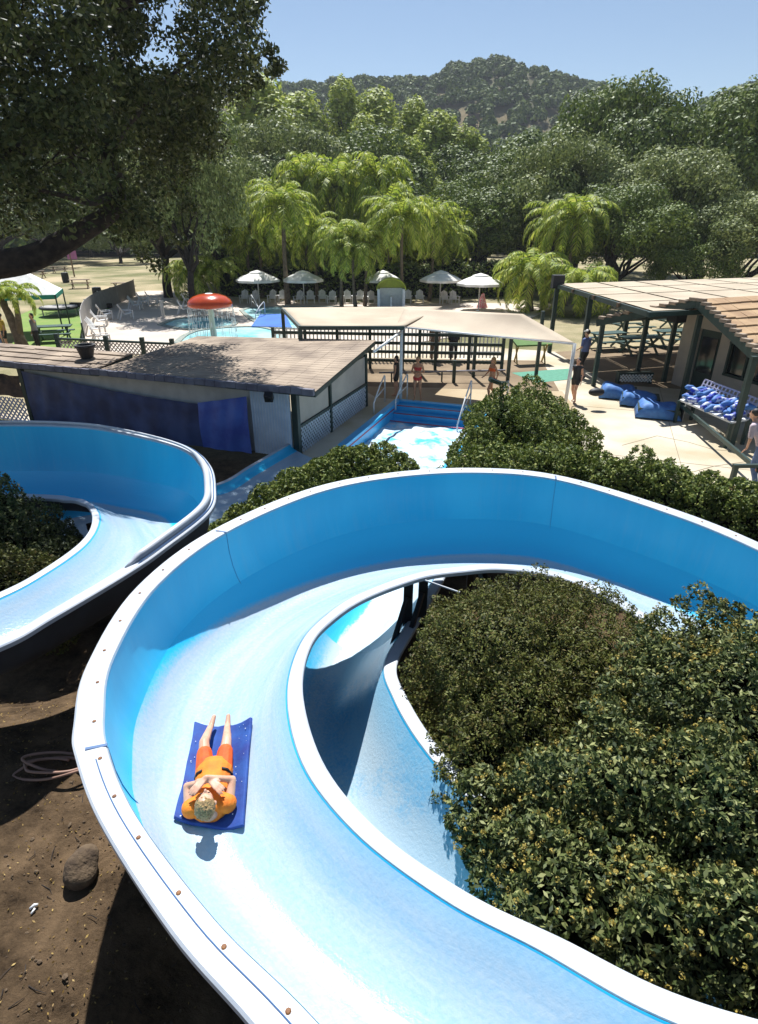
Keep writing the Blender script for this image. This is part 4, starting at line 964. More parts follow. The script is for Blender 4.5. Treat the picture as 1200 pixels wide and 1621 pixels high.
# left: tents, tables, trampoline, people come later
def tent(q, s, label, rz=0.0):
    r = empty('canopy_tent', q, label, 'tent', 'white tents on the lawn', rz); h = 2.1
    g = MB(); c = [(-s, -s, h), (s, -s, h), (s, s, h), (-s, s, h)]; g.add(c + [(0, 0, h + 1.3)], [(0, 1, 4), (1, 2, 4), (2, 3, 4), (3, 0, 4)])
    o = g.build('tent_roof', M['umbrella'], r); md = o.modifiers.new('t', 'SOLIDIFY'); md.thickness = .02
    m_ = MB()
    for k in range(4): m_.bar(Vector(c[k]) - Vector((0, 0, .1)), Vector(c[(k + 1) % 4]) - Vector((0, 0, .1)), .03, .22)
    m_.build('trim', M['teal'], r)
    for x, y, z in c: MB().bar((x, y, 0), (x, y, h), .07, .07).build('leg', M['green'], r)
    return r
tent(P(52, 527), 1.75, 'white peaked tent with green trim behind the leaning trunk', .35)
tent(P(-75, 545), 2.1, 'white tent with wide green edge cut off by the left frame border', .1)
tr = empty('trampoline', P(96, 500), 'round dark rimmed trampoline on the lawn behind the tent', 'trampoline')
MB().lathe([(0, .55), (.95, .55), (1.05, .6), (1.15, .6), (1.2, .5), (1.1, .45)], seg=24).build('rim', M['black'], tr, True)
MB().lathe([(0, .62), (.98, .62)], seg=24).build('bed', M['greytarp'], tr)
for k in range(4): a = k * 1.57 + .4; MB().tube([(math.cos(a), math.sin(a), 0), (math.cos(a), math.sin(a), .5)], .04, 6).build('leg', M['steel'], tr)
for (px, py, rz, lb_, mt) in ((88, 540, .3, 'pale green picnic table in front of the trampoline on the lawn', 'tablegreen'), (196, 462, 0, 'dark picnic table left of the far end of the grey screen', 'wood'), (95, 432, .2, 'dark picnic table standing farthest off in the dry field', 'wood'), (60, 440, .1, 'dark picnic table in the dry field above the tent', 'wood'), (128, 456, .3, 'dark picnic table in the dry field right of the tent peak', 'wood')):
    picnic(P(px, py), rz, lb_, M[mt], 'picnic tables on the lawn and field')
for px, py, lb_ in ((156, 475, 'dark barrel bin at the far edge of the lawn'), (105, 447, 'dark barrel bin in the dry field')):
    o = MB().lathe([(0, 0), (.32, 0), (.35, .3), (.35, .7), (.33, .95), (.25, .97), (0, .97)], P(px, py), 16).build('barrel_bin', M['black']); tag(o, lb_, 'bin', 'barrel bins')
kb = MB().bar(P(112, 482, .15), P(176, 484, .15), .25, .3).build('log_kerb', M['bark']); tag(kb, 'dark log edging along the far side of the lawn', 'log')
sg = empty('pole_sign', P(118, 438), 'purple board on a post in the dry field', 'sign')
MB().bar((0, 0, 0), (0, 0, 2.6), .12, .12).build('post', M['wood'], sg); MB().box((.2, 0, 2.3), (1.1, .06, .9)).build('board', mat('purple board', (.35, .12, .28), .6), sg)

# ------------------------------------------------------------------ people
def remesh(mb, name, m, parent, voxel, sm=3):
    o = mb.build(name, m); r = o.modifiers.new('r', 'REMESH'); r.mode = 'VOXEL'; r.voxel_size = voxel; r.use_smooth_shade = True
    s = o.modifiers.new('s', 'SMOOTH'); s.iterations = sm; s.factor = .5
    dg = bpy.context.evaluated_depsgraph_get(); me = bpy.data.meshes.new_from_object(o.evaluated_get(dg)); me.name = name
    o.modifiers.clear(); old = o.data; o.data = me; bpy.data.meshes.remove(old); o.parent = parent
    if len(me.materials) == 0: me.materials.append(m)
    me.polygons.foreach_set('use_smooth', [True] * len(me.polygons)); return o
def limb(mb, a, b, ra, rb, seg=10):
    a = Vector(a); b = Vector(b); n = 5; pts = [a.lerp(b, i / n) for i in range(n + 1)]; rs = [ra + (rb - ra) * i / n for i in range(n + 1)]
    mb.tube(pts, rs, seg); mb.ell(a, ra, 10, 6); mb.ell(b, rb, 10, 6)
def loft(mb, secs, seg=18):
    """secs: list of (centre, rx, ry) ellipses in x/y"""
    vs = []
    for c, rx, ry in secs:
        for k in range(seg):
            a = 2 * math.pi * k / seg; vs.append((c[0] + rx * math.cos(a), c[1] + ry * math.sin(a), c[2]))
    fs = []
    for i in range(len(secs) - 1):
        for k in range(seg): a = i * seg + k; b = i * seg + (k + 1) % seg; fs.append((a, b, b + seg, a + seg))
    fs.append(tuple(range(seg))[::-1]); fs.append(tuple(range(len(vs) - seg, len(vs)))); mb.add(vs, fs)
J0 = dict(hipL=(-.09, 0, .90), hipR=(.09, 0, .90), kneeL=(-.10, .02, .49), kneeR=(.10, .02, .49), ankL=(-.10, -.01, .08), ankR=(.10, -.01, .08), toeL=(-.12, .16, .03), toeR=(.12, .16, .03),
          shL=(-.175, 0, 1.38), shR=(.175, 0, 1.38), elL=(-.22, -.03, 1.10), elR=(.22, -.03, 1.10), wrL=(-.23, .04, .86), wrR=(.23, .04, .86), hdL=(-.23, .07, .77), hdR=(.23, .07, .77), neck=(0, 0, 1.44), head=(0, .015, 1.60))
def hand(mb, w_, h_, up, r=1.0, side=1):
    """palm from wrist w_ to h_ then four unequal fingers and a thumb; up = back of hand normal"""
    w_ = Vector(w_); h_ = Vector(h_); d = (h_ - w_).normalized(); up = Vector(up); s = d.cross(up).normalized(); up = s.cross(d).normalized()
    L = (h_ - w_).length
    for k in (-1.5, -.5, .5, 1.5): limb(mb, w_ + s * .010 * k * r, h_ + s * .021 * k * r, .015 * r, .0125 * r, 8)
    for k, ln in ((-1.5, .058), (-.5, .074), (.5, .080), (1.5, .070)):
        a = h_ + s * .021 * k * r; b = a + (d + s * .08 * k - up * .10) * ln * .55 * r; c = b + (d - up * .45) * ln * .5 * r
        limb(mb, a, b, .0105 * r, .009 * r, 8); limb(mb, b, c, .009 * r, .0075 * r, 8)
    a = w_.lerp(h_, .35) + s * .026 * r * side; b = a + (d * .6 + s * .7 * side) * .035 * r; c = b + (d * .9 + s * .2 * side - up * .2) * .03 * r
    limb(mb, a, b, .013 * r, .011 * r, 8); limb(mb, b, c, .011 * r, .009 * r, 8)
def person(name, q, rz, scale, label, pose=None, skin='skin', vox=.016, hair='hair_dark', hairlen=0.0, top=None, bottom=None, bottom_len=.3, sleeves=.0, lean=0.0, cap=None, extra=None, fem=False, legs_full=False, rot=None, headtilt=0.0, child=1.0, tummy=1.0, place=None):
    J = dict(J0); J.update(pose or {}); J = {k: Vector(v) for k, v in J.items()}
    r = empty(name, q, label, 'person', None, rz)
    sw = .9 if fem else 1.0
    mb = MB()
    def torso(mb, g=0.0, z0=.86, z1=1.46):
        S_ = [(.82, .135, .10), (.90, .165 * (1.04 if fem else 1), .118 * tummy), (1.0, .148 * sw, .108 * tummy), (1.10, .135 * sw, .105 * tummy), (1.22, .155 * sw, .115), (1.32, .165 * sw, .118), (1.39, .155 * sw, .10), (1.44, .09, .075), (1.48, .055, .058)]
        n = 14; out = []
        for i in range(n + 1):
            z = z0 + (z1 - z0) * i / n
            for a, b in zip(S_, S_[1:]):
                if a[0] <= z <= b[0] or (z < S_[0][0] and a is S_[0]) or (z > S_[-1][0] and b is S_[-1]):
                    t = max(0, min(1, (z - a[0]) / (b[0] - a[0]))); out.append(((0, lean * (z - .9), z), a[1] + (b[1] - a[1]) * t + g, a[2] + (b[2] - a[2]) * t + g)); break
        loft(mb, out)
    off = lambda v: Vector((v.x, v.y + lean * max(0, v.z - .9) if v.z > 1.0 else v.y, v.z))
    torso(mb, 0, .84, 1.47)
    N_ = off(J['neck']); Hd = off(J['head'])
    limb(mb, N_ - Vector((0, 0, .04)), Hd - Vector((0, 0, .05)), .056, .052)
    hr = child
    hm = Matrix.Rotation(headtilt, 3, 'X')
    def hp(x, y, z): return Hd + hm @ Vector((x * hr, y * hr, z * hr))
    mb.ell(hp(0, -.01, .03), (.077 * hr, .093 * hr, .10 * hr), 16, 12, hm); mb.ell(hp(0, .022, -.035), (.057 * hr, .066 * hr, .075 * hr), 14, 10, hm)
    mb.ell(hp(0, .098, -.008), (.013 * hr, .02 * hr, .024 * hr), 8, 6, hm); mb.ell(hp(0, .082, -.052), (.024 * hr, .012 * hr, .010 * hr), 8, 6, hm); mb.ell(hp(0, .066, -.09), (.026 * hr, .02 * hr, .02 * hr), 8, 6, hm)
    for s in (-1, 1): mb.ell(hp(s * .079, -.004, 0), (.012 * hr, .02 * hr, .032 * hr), 8, 6, hm)
    for sd_ in 'LR':
        limb(mb, J['hip' + sd_], J['knee' + sd_], .085, .055); limb(mb, J['knee' + sd_], J['ank' + sd_], .054, .034); mb.ell(J['knee' + sd_].lerp(J['ank' + sd_], .28) - Vector((0, .012, 0)), (.05, .052, .11), 10, 8)
        limb(mb, J['ank' + sd_] - Vector((0, .02, .03)), J['toe' + sd_], .036, .026)
        sh, el, wr, hd = [off(J[k + sd_]) for k in ('sh', 'el', 'wr', 'hd')]
        limb(mb, sh * 1.0, el, .050 * sw, .038 * sw); limb(mb, el, wr, .037 * sw, .026); limb(mb, Vector((sh.x * .5, sh.y, sh.z + .02)), sh, .055, .052 * sw)
        hand(mb, wr, hd, (extra or {}).get('handup', (0, 0, 1)) if extra else ((1 if sd_ == 'R' else -1), 0, .01), 1.0, 1 if sd_ == 'R' else -1)
    body = remesh(mb, 'body', M[skin], r, vox)
    # hair
    g = MB(); g.ell(hp(0, -.022, .045), (.086 * hr, .094 * hr, .094 * hr), 18, 12, hm)
    if hairlen:
        g.ell(hp(0, -.06, -.02), (.075 * hr, .05 * hr, .10 * hr), 12, 8, hm)
        if hairlen > .1: limb(g, hp(0, -.085, .02), hp(0, -.11, -.02 - hairlen), .04, .025)
    if extra and extra.get('tousled'):
        for k in range(46):
            a = random.uniform(0, 6.28); e = random.uniform(-.1, 1.5); d = Vector((math.cos(a) * math.cos(e), math.sin(a) * math.cos(e), math.sin(e)))
            p = hp(d.x * .078, -.022 + d.y * .086, .045 + d.z * .086); g.ell(p, .016 * hr, 6, 5)
    remesh(g, 'hair', M[hair], r, vox * .7, 1)
    for s in (-1, 1): MB().ell(hp(s * .03, .086, .012), (.011 * hr, .006, .007 * hr), 8, 6, hm).build('eye', M['black'], r, True)
    if cap:
        g = MB(); g.ell(hp(0, -.01, .065), (.088, .10, .072), 16, 10, hm); g.ell(hp(0, .09, .055), (.07, .07, .012), 14, 6, hm); remesh(g, 'cap', M[cap], r, vox * .7)
    if top:
        g = MB(); z0 = .80 if not (extra and extra.get('crop')) else 1.2; z1 = 1.45 if not (extra and extra.get('crop')) else 1.33
        torso(g, .012 if not (extra and extra.get('vest')) else .034, z0, z1)
        if extra and extra.get('vest'):
            g.ell((0, .04 + lean * .4, 1.27), (.17, .11, .16), 14, 10)
            for s_ in (-1, 1): g.ell((s_ * .165, .03, 1.36), (.098, .095, .10), 14, 10)
        for sd_ in 'LR':
            sh, el = off(J['sh' + sd_]), off(J['el' + sd_])
            if sleeves > 0:
                limb(g, Vector((sh.x * .6, sh.y, sh.z + .01)), sh, .068, .066); limb(g, sh, sh.lerp(el, min(1, sleeves)), .066, .056)
                if sleeves > 1: limb(g, el, el.lerp(off(J['wr' + sd_]), sleeves - 1), .05, .042)
            elif not (extra and extra.get('crop')): limb(g, Vector((sh.x * .5, sh.y, sh.z + .015)), sh * 1.0, .064, .058)
        remesh(g, 'top', M[top], r, vox)
    if bottom:
        g = MB(); torso(g, .014, .80, .98 if bottom_len > .1 else .93)
        for sd_ in 'LR':
            a, b, c = J['hip' + sd_], J['knee' + sd_], J['ank' + sd_]
            if bottom_len > .05:
                limb(g, a, a.lerp(b, min(1, bottom_len)), .104, .085 if bottom_len <= 1 else .07)
                if bottom_len > 1: limb(g, b, b.lerp(c, bottom_len - 1), .07, .055)
            else: limb(g, a, a.lerp(b, .06), .098, .094)
        remesh(g, 'shorts' if bottom_len <= 1 else 'trousers', M[bottom], r, vox)
    if extra and extra.get('shoes'):
        for sd_ in 'LR':
            g = MB(); limb(g, J['ank' + sd_] - Vector((0, .03, .035)), J['toe' + sd_] + Vector((0, .01, .008)), .046, .04); remesh(g, 'shoe', M[extra['shoes']], r, vox)
    r.scale = (scale, scale, scale)
    if rot is not None: r.rotation_euler = rot
    return r
if True:
    # two bathers at the steps
    person('person', P(660, 636, 0.0) + Vector((0, 0, .06)), 2.9, .84, 'girl in a red bikini standing with folded arms on the splash pool steps', dict(elL=(-.25, .0, 1.14), elR=(.24, .0, 1.14), wrL=(-.08, .16, 1.12), wrR=(.08, .16, 1.10), hdL=(-.0, .17, 1.15), hdR=(-.02, .19, 1.10), kneeL=(-.12, .06, .49), ankL=(-.16, .0, .08), toeL=(-.2, .15, .03)), 'tan skin', .017, 'hair_blond', .0, 'red', 'red', .02, 0, extra=dict(crop=True), fem=True)
    person('person', P(776, 636, 0.0) + Vector((0, 0, .01)), 1.9, .86, 'blond girl in an orange bikini striding along the far side of the splash pool', dict(kneeL=(-.09, .18, .52), ankL=(-.09, .10, .14), toeL=(-.1, .26, .08), kneeR=(.09, -.05, .50), ankR=(.09, -.30, .14), toeR=(.1, -.17, .05), elL=(-.23, -.12, 1.12), wrL=(-.22, -.05, .9), elR=(.23, .06, 1.12), wrR=(.2, .22, .98), hdR=(.19, .3, .95), hdL=(-.21, 0, .82)), 'tan skin', .017, 'hair_blond', .12, 'redorange', 'red', .02, 0, extra=dict(crop=True), fem=True)
    person('person', P(907, 637, 0.0), 2.4, .86, 'person in a black tank top and black shorts walking behind the right sail post', dict(kneeL=(-.09, .14, .52), ankL=(-.09, .04, .10), toeL=(-.1, .2, .04), kneeR=(.09, .0, .49), ankR=(.09, -.22, .12), toeR=(.1, -.08, .04), elR=(.25, .05, 1.13), wrR=(.2, .26, 1.02), hdR=(.16, .33, 1.0)), 'skin', .017, 'hair_dark', .1, 'black', 'black', .4, 0)
    person('person', P(920, 598, 0.0), .7, 1.06, 'man in a blue shirt and pale cap walking away beside the pergola', dict(elL=(-.24, .02, 1.12), wrL=(-.2, .22, 1.0), hdL=(-.17, .3, .98), kneeR=(.09, .14, .52), ankR=(.1, .06, .1), toeR=(.1, .22, .04), ankL=(-.1, -.15, .1), toeL=(-.1, 0, .03)), 'skin', .018, 'hair_dark', 0, 'bluecloth', 'black', .85, .7, cap='offwhite', extra=dict(shoes='black'))
    bg_ = MB().ell((0, 0, 0), (.26, .15, .13), 12, 8).build('duffel_bag', M['black'], None, True); bg_.location = P(935, 610, .55) + Vector((-.1, -.9, .0)); tag(bg_, 'black duffel bag held by the person in the black tank top', 'bag')
    person('person', P(1191, 770, 0.0), .5, 1.0, 'person in pale pink shirt and blue jeans leaning forward at frame edge', dict(elL=(-.24, .10, 1.10), wrL=(-.22, .24, .88), hdL=(-.22, .30, .80), kneeL=(-.1, .06, .5), ankL=(-.16, -.16, .09), toeL=(-.18, .0, .03), kneeR=(.1, .12, .5), ankR=(.1, .04, .08), toeR=(.1, .2, .03)), 'skin', .016, 'hair_dark', 0, 'pinkcloth', 'denim', 1.95, .8, lean=.55, extra=dict(shoes='black'))
    person('person', P(690, 580, 0.0) + Vector((0, 1.0, 0)), 2.9, 1.0, 'man in tan clothes standing in the shade by the dark fence, left of the pair', None, 'tan skin', .02, 'hair_dark', 0, 'wood', 'wood', 1.9, .7)
    person('person', P(721, 580, 0.0) + Vector((0, 1.0, 0)), 3.3, 1.0, 'person in dark clothes in the shade by the fence, right of the pair', None, 'tan skin', .02, 'hair_dark', .1, 'black', 'black', 1.9, 1.6)
    person('person', P(627, 626, 0.0), 1.2, .8, 'person in a dark top half hidden behind the white sail post', None, 'skin', .02, 'hair_dark', .05, 'black', 'black', .5, 0)
    person('person', P(63, 556, 0.0), 2.6, 1.0, 'person with dark hair and grey shirt raising an arm beside the leaning trunk', dict(elL=(-.32, .1, 1.35), wrL=(-.3, .2, 1.6), hdL=(-.28, .22, 1.68)), 'skin', .02, 'hair_dark', .08, 'grey cloth', 'black', 1.5, .5)
    person('person', P(14, 556, 0.0), 2.2, 1.0, 'person in a yellow shirt left of the leaning trunk', None, 'skin', .02, 'hair_dark', .0, 'yellow cloth', 'black', .6, .5)
    person('person', P(3, 572, 0.0), .3, 1.0, 'person in an orange shirt at the left frame edge under the tent', None, 'skin', .02, 'hair_dark', .0, 'orange', 'denim', 1.4, .5)

# ------------------------------------------------------------------ the rider and his mat
def on_floor(px, py):
    """nearest point of the trough surface on a sight line"""
    r = ray(px, py).normalized(); best = None
    for i in range(i_of(4), i_of(13)):
        for p, s in ROWS[i]:
            v = p - Vector((0, 0, CH)); dd = (v - r * v.dot(r)).length
            if 0.15 < s < .85 and (best is None or dd < best[0]): best = (dd, p)
    return best[1]
FP = np.array([tuple(p) for i in range(i_of(4), i_of(13)) for p, s in ROWS[i] if .08 < s < .95])
def tz(x, y):
    d = (FP[:, 0] - x) ** 2 + (FP[:, 1] - y) ** 2; k = np.argsort(d)[:5]; w_ = 1 / (d[k] + 1e-4); return float((FP[k, 2] * w_).sum() / w_.sum())
def on_trough(px, py, lift=.03):
    z = 1.35
    for _ in range(12): p = P(px, py, z); z = .5 * z + .5 * (tz(p.x, p.y) + lift)
    return P(px, py, z)
mat_c = [on_trough(276, 1298), on_trough(386, 1310), on_trough(399, 1142), on_trough(309, 1150)]
near_ = mat_c[0].lerp(mat_c[1], .50); far_ = mat_c[3].lerp(mat_c[2], .46)
for q in (near_, far_): q.z = tz(q.x, q.y) + .03
axn = (near_ - far_).normalized()
g = MB(); K = 18; JJ = 12
for i in range(K + 1):
    for j in range(JJ + 1):
        s, t = i / K, j / JJ
        p = mat_c[0].lerp(mat_c[1], t).lerp(mat_c[3].lerp(mat_c[2], t), s)
        curl = .05 * max(0, (abs(t - .5) * 2 - .7) / .3) + .06 * max(0, (s - .86) / .14) ** 1.5
        p.z = tz(p.x, p.y) + .034; curl *= .4
        g.v.append(tuple(p + Vector((0, 0, curl + .006 * math.sin(s * 14 + t * 5)))))
g.f = [(i * (JJ + 1) + j, i * (JJ + 1) + j + 1, (i + 1) * (JJ + 1) + j + 1, (i + 1) * (JJ + 1) + j) for i in range(K) for j in range(JJ)]
mo = fixn(g.build('sliding_mat', M['mat'], None, True)); md = mo.modifiers.new('t', 'SOLIDIFY'); md.thickness = .03; md.offset = 0
b_ = mo.modifiers.new('b', 'BEVEL'); b_.width = .008; b_.segments = 2
tag(mo, 'dark blue foam mat under the rider on the large slide', 'mat')
# white splashes on the mat
sp_ = MB()
for k in range(26):
    s = random.uniform(.02, .98); t = random.choice((random.uniform(.76, .92), random.uniform(.05, .12), random.uniform(.78, .95)))
    p = mat_c[0].lerp(mat_c[1], t).lerp(mat_c[3].lerp(mat_c[2], t), s); p.z = tz(p.x, p.y) + .068; q = random.uniform(.002, .006)
    sp_.ell(p, (q * random.uniform(.6, 1.6), q * random.uniform(.6, 1.8), .003), 6, 4)
tag(sp_.build('water_splash', mat('foam flecks', (.8, .85, .9), .3), None, True), kind='stuff')
up_ = Vector((0, 0, 1)); yb = (up_ - axn * up_.dot(axn)).normalized(); xb = yb.cross(axn)
mtx = Matrix((xb, yb, axn)).transposed()            # local x, y(front)=up, z(head)=towards camera
rider = person('person', (0, 0, 0), 0, .76, 'rider in orange vest and shorts lying on a blue mat with arms crossed',
    dict(shL=(-.19, .03, 1.37), shR=(.19, .03, 1.37), elL=(-.215, .15, 1.20), elR=(.22, .15, 1.19), wrL=(.015, .235, 1.245), wrR=(-.015, .262, 1.235), hdL=(.095, .215, 1.325), hdR=(-.10, .235, 1.32), kneeL=(-.13, .09, .53), ankL=(-.10, .03, .21), toeL=(-.07, .06, .08), kneeR=(.11, .08, .53), ankR=(.085, .01, .20), toeR=(.09, .04, .07), neck=(0, .04, 1.45), head=(0, .20, 1.50)),
    'skin', .0075, 'hair_blond', 0, 'orange', 'redorange', .62, 0, extra=dict(vest=True, tousled=True, handup=(0, 1, .3)), headtilt=-.55, child=1.12, tummy=1.0)
rider.rotation_euler = mtx.to_euler()
rider.location = far_ + yb * (.088) - axn * .075
for s in (-1, 1):
    MB().tube([(s * .10, .125, .99), (s * .15, .09, .98), (s * .178, .02, .97), (s * .17, -.05, .96)], .016, 6).build('strap', M['black'], rider, True)

# ------------------------------------------------------------------ dirt slope details
def rock(q, s, label, nm='rock', seed=0, m='rock'):
    mb = MB(); mb.ell((0, 0, 0), (s[0], s[1], s[2]), 24, 16); r_ = random.Random(seed); f = [(Vector((r_.uniform(-1, 1), r_.uniform(-1, 1), r_.uniform(-1, 1))) * 9, r_.uniform(0, 6)) for _ in range(5)]
    mb.v = [tuple(Vector(v) * (1 + .10 * sum(math.sin(Vector(v).dot(a) / max(s) * .35 + b) for a, b in f))) for v in mb.v]
    o = mb.build(nm, M[m], None, True); o.location = q; tag(o, label, nm); return o
def G(px, py):
    z = .3
    for _ in range(8): p = P(px, py, z); z = th(p.x, p.y)
    return P(px, py, z)
rock(G(128, 1385) + Vector((0, 0, .10)), (.15, .15, .13), 'brown rounded boulder on the dirt beside the slide', 'boulder', 3)
hs = MB(); base = G(75, 1225)
hp_ = []
for k in range(64):
    t = k / 63; a = t * 6.28 * 2.6 + 1.0
    hp_.append((base.x + (.34 + .05 * math.sin(k * .7)) * math.cos(a) + .12 * t, base.y + .13 * math.sin(a) + .1 * t, base.z + .04 + .045 * t + .03 * math.sin(a * 1.3)))
hs.tube(catmull(hp_, 2).tolist(), .014, 7)
tag(hs.build('garden_hose', M['hose'], None, True), 'loosely coiled tan hose lying on the dirt left of the slide', 'hose')
pp = MB(); q = G(48, 1440); pp.tube([q + Vector((0, 0, .01)), q + Vector((.03, .02, .03)), q + Vector((.05, .03, .015))], .012, 5).tube([q + Vector((.03, -.04, .01)), q + Vector((.045, .0, .02))], .009, 5)
tag(pp.build('paper_scrap', M['white'], None, True), 'crumpled white paper scrap on the dirt at the lower left', 'litter')
rsm = np.random.default_rng(5); g = MB()
for k in range(1500):
    x = rsm.uniform(-4.5, -1.0); y = rsm.uniform(1.0, 6); s = abs(rsm.normal(0, .006)) + .003
    g.ell((x, y, th(x, y) + s * .3), (s * rsm.uniform(.7, 1.5), s * rsm.uniform(.7, 1.5), s * .7), 5, 3)
tag(g.build('gravel', M['rock'], None), kind='stuff')
n = 2600; C_ = np.column_stack([rsm.uniform(-5, -.8, n), rsm.uniform(1, 6.5, n), np.zeros(n)]); C_[:, 2] = [th(a, b) + .012 for a, b in C_[:, :2]]
o = leafobj('leaf_litter', C_, np.tile([0, 0, 1.0], (n, 1)), .028, leafmat('dead leaves', [(.05, .03, .015), (.12, .07, .03), (.24, .16, .08)], .9, 0), None, .45, jit=.5); tag(o, kind='stuff')

tw_ = MB()
for k in range(130):
    x = rsm.uniform(-4.2, -1.0); y = rsm.uniform(1.2, 5); a = rsm.uniform(0, 6.28); l_ = rsm.uniform(.03, .16); b = (x + math.cos(a) * l_, y + math.sin(a) * l_)
    c = ((x + b[0]) / 2 + rsm.normal(0, .01), (y + b[1]) / 2 + rsm.normal(0, .01))
    tw_.tube([(x, y, th(x, y) + .004), (*c, th(*c) + .014), (*b, th(*b) + .006)], [.004, .0035, .0015], 4)
tag(tw_.build('fallen_twigs', M['bark']), kind='stuff')
# ------------------------------------------------------------------ hedges and shrubs by the slides
def shrub(name, blobs, dens, size, m, label, cat, core=.80, lump=.14, freq=4, seed=1, jit=.75, depth=.12, aspect=.5, group=None, zmin=-.5, tuft=0, pull=.4):
    r = empty(name, (0, 0, 0), label, cat, group)
    C_, N_ = blobleaves(blobs, dens, lump, depth, zmin, freq, seed, tuft, pull)
    if tuft:
        in_ = [(c, tuple(x * .86 for x in rr)) for c, rr in blobs]
        C2, N2 = blobleaves(in_, dens * .75, lump, .08, zmin, freq, seed); C_ = np.concatenate([C_, C2]); N_ = np.concatenate([N_, N2])
        core = min(core, .62)
    N_[:, 2] += .35
    leafobj('foliage', C_, N_, size, m, r, aspect, jit=jit)
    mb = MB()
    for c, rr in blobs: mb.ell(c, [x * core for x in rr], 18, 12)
    mb.build('shade_core', L_core, r, True)  # solid dark ellipsoids standing in for the shaded inside of the shrub
    return r
def chain(pts, r0, z, rz_, n=3, rnd=.12):
    out = []; c = catmull(pts, n)
    for i, p in enumerate(c):
        k = random.uniform(1 - rnd, 1 + rnd); out.append(((p[0] + random.uniform(-.1, .1), p[1] + random.uniform(-.1, .1), p[2] if len(p) > 2 else z), (r0 * k, r0 * k, rz_ * random.uniform(1 - rnd * .6, 1 + rnd * .6))))
    return out
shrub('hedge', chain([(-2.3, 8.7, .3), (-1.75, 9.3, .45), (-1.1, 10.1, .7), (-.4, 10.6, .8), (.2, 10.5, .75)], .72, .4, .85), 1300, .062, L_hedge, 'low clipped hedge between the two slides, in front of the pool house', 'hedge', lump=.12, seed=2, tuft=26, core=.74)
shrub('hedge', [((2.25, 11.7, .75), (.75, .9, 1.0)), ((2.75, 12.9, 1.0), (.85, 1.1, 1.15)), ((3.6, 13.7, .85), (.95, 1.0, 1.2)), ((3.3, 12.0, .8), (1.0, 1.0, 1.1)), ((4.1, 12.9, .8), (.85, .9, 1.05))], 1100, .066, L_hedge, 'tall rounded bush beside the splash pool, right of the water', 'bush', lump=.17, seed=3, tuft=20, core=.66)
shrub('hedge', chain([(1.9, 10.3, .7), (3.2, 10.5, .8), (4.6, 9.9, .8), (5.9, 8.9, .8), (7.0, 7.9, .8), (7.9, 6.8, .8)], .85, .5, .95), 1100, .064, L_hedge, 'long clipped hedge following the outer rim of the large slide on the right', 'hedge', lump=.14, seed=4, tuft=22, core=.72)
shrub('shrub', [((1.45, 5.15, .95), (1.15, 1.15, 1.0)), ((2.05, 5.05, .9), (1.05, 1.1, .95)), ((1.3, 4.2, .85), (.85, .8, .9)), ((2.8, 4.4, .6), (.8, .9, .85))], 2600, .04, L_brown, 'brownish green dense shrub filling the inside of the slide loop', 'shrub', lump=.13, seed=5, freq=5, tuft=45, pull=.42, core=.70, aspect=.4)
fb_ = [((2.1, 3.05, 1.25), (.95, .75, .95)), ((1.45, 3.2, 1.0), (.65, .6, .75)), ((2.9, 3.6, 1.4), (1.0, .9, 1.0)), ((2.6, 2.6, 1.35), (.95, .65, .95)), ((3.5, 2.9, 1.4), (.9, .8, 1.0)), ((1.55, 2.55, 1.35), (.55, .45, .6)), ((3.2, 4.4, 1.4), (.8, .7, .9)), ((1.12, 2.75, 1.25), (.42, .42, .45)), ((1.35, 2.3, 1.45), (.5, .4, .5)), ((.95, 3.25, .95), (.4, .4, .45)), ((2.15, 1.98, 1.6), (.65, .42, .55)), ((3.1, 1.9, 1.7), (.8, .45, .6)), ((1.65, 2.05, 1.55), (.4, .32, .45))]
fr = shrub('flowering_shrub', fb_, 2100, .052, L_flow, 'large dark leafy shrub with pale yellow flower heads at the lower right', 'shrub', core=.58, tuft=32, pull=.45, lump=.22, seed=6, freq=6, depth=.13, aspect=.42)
C_, N_ = blobleaves(fb_, 60, .22, .02, .5, 6, 6); ok = (N_[:, 2] > .05); C_ = C_[ok]; N_ = N_[ok]
cc = []; nn = []
for c, n_ in zip(C_, N_):
    k = 12; d = RNG.normal(0, 1, (k, 3)); d /= np.linalg.norm(d, axis=1, keepdims=True); cc.append(c + n_ * .03 + d * .017); nn.append(d)
leafobj('flower_heads', np.concatenate(cc), np.concatenate(nn), .017, L_blos, fr, .8)
# twigs of the shrub poking out
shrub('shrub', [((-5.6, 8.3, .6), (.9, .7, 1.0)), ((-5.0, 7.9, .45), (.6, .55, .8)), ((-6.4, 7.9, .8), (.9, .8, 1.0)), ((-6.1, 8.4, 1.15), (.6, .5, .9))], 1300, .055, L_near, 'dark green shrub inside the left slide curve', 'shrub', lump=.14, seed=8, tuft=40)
shrub('shrub', [((-4.9, 7.2, .5), (.55, .5, .75)), ((-5.4, 7.2, .55), (.6, .5, .85))], 1500, .05, L_brown, 'reddish brown shrub in front of the dark one inside the left slide curve', 'shrub', lump=.14, seed=9, tuft=40)

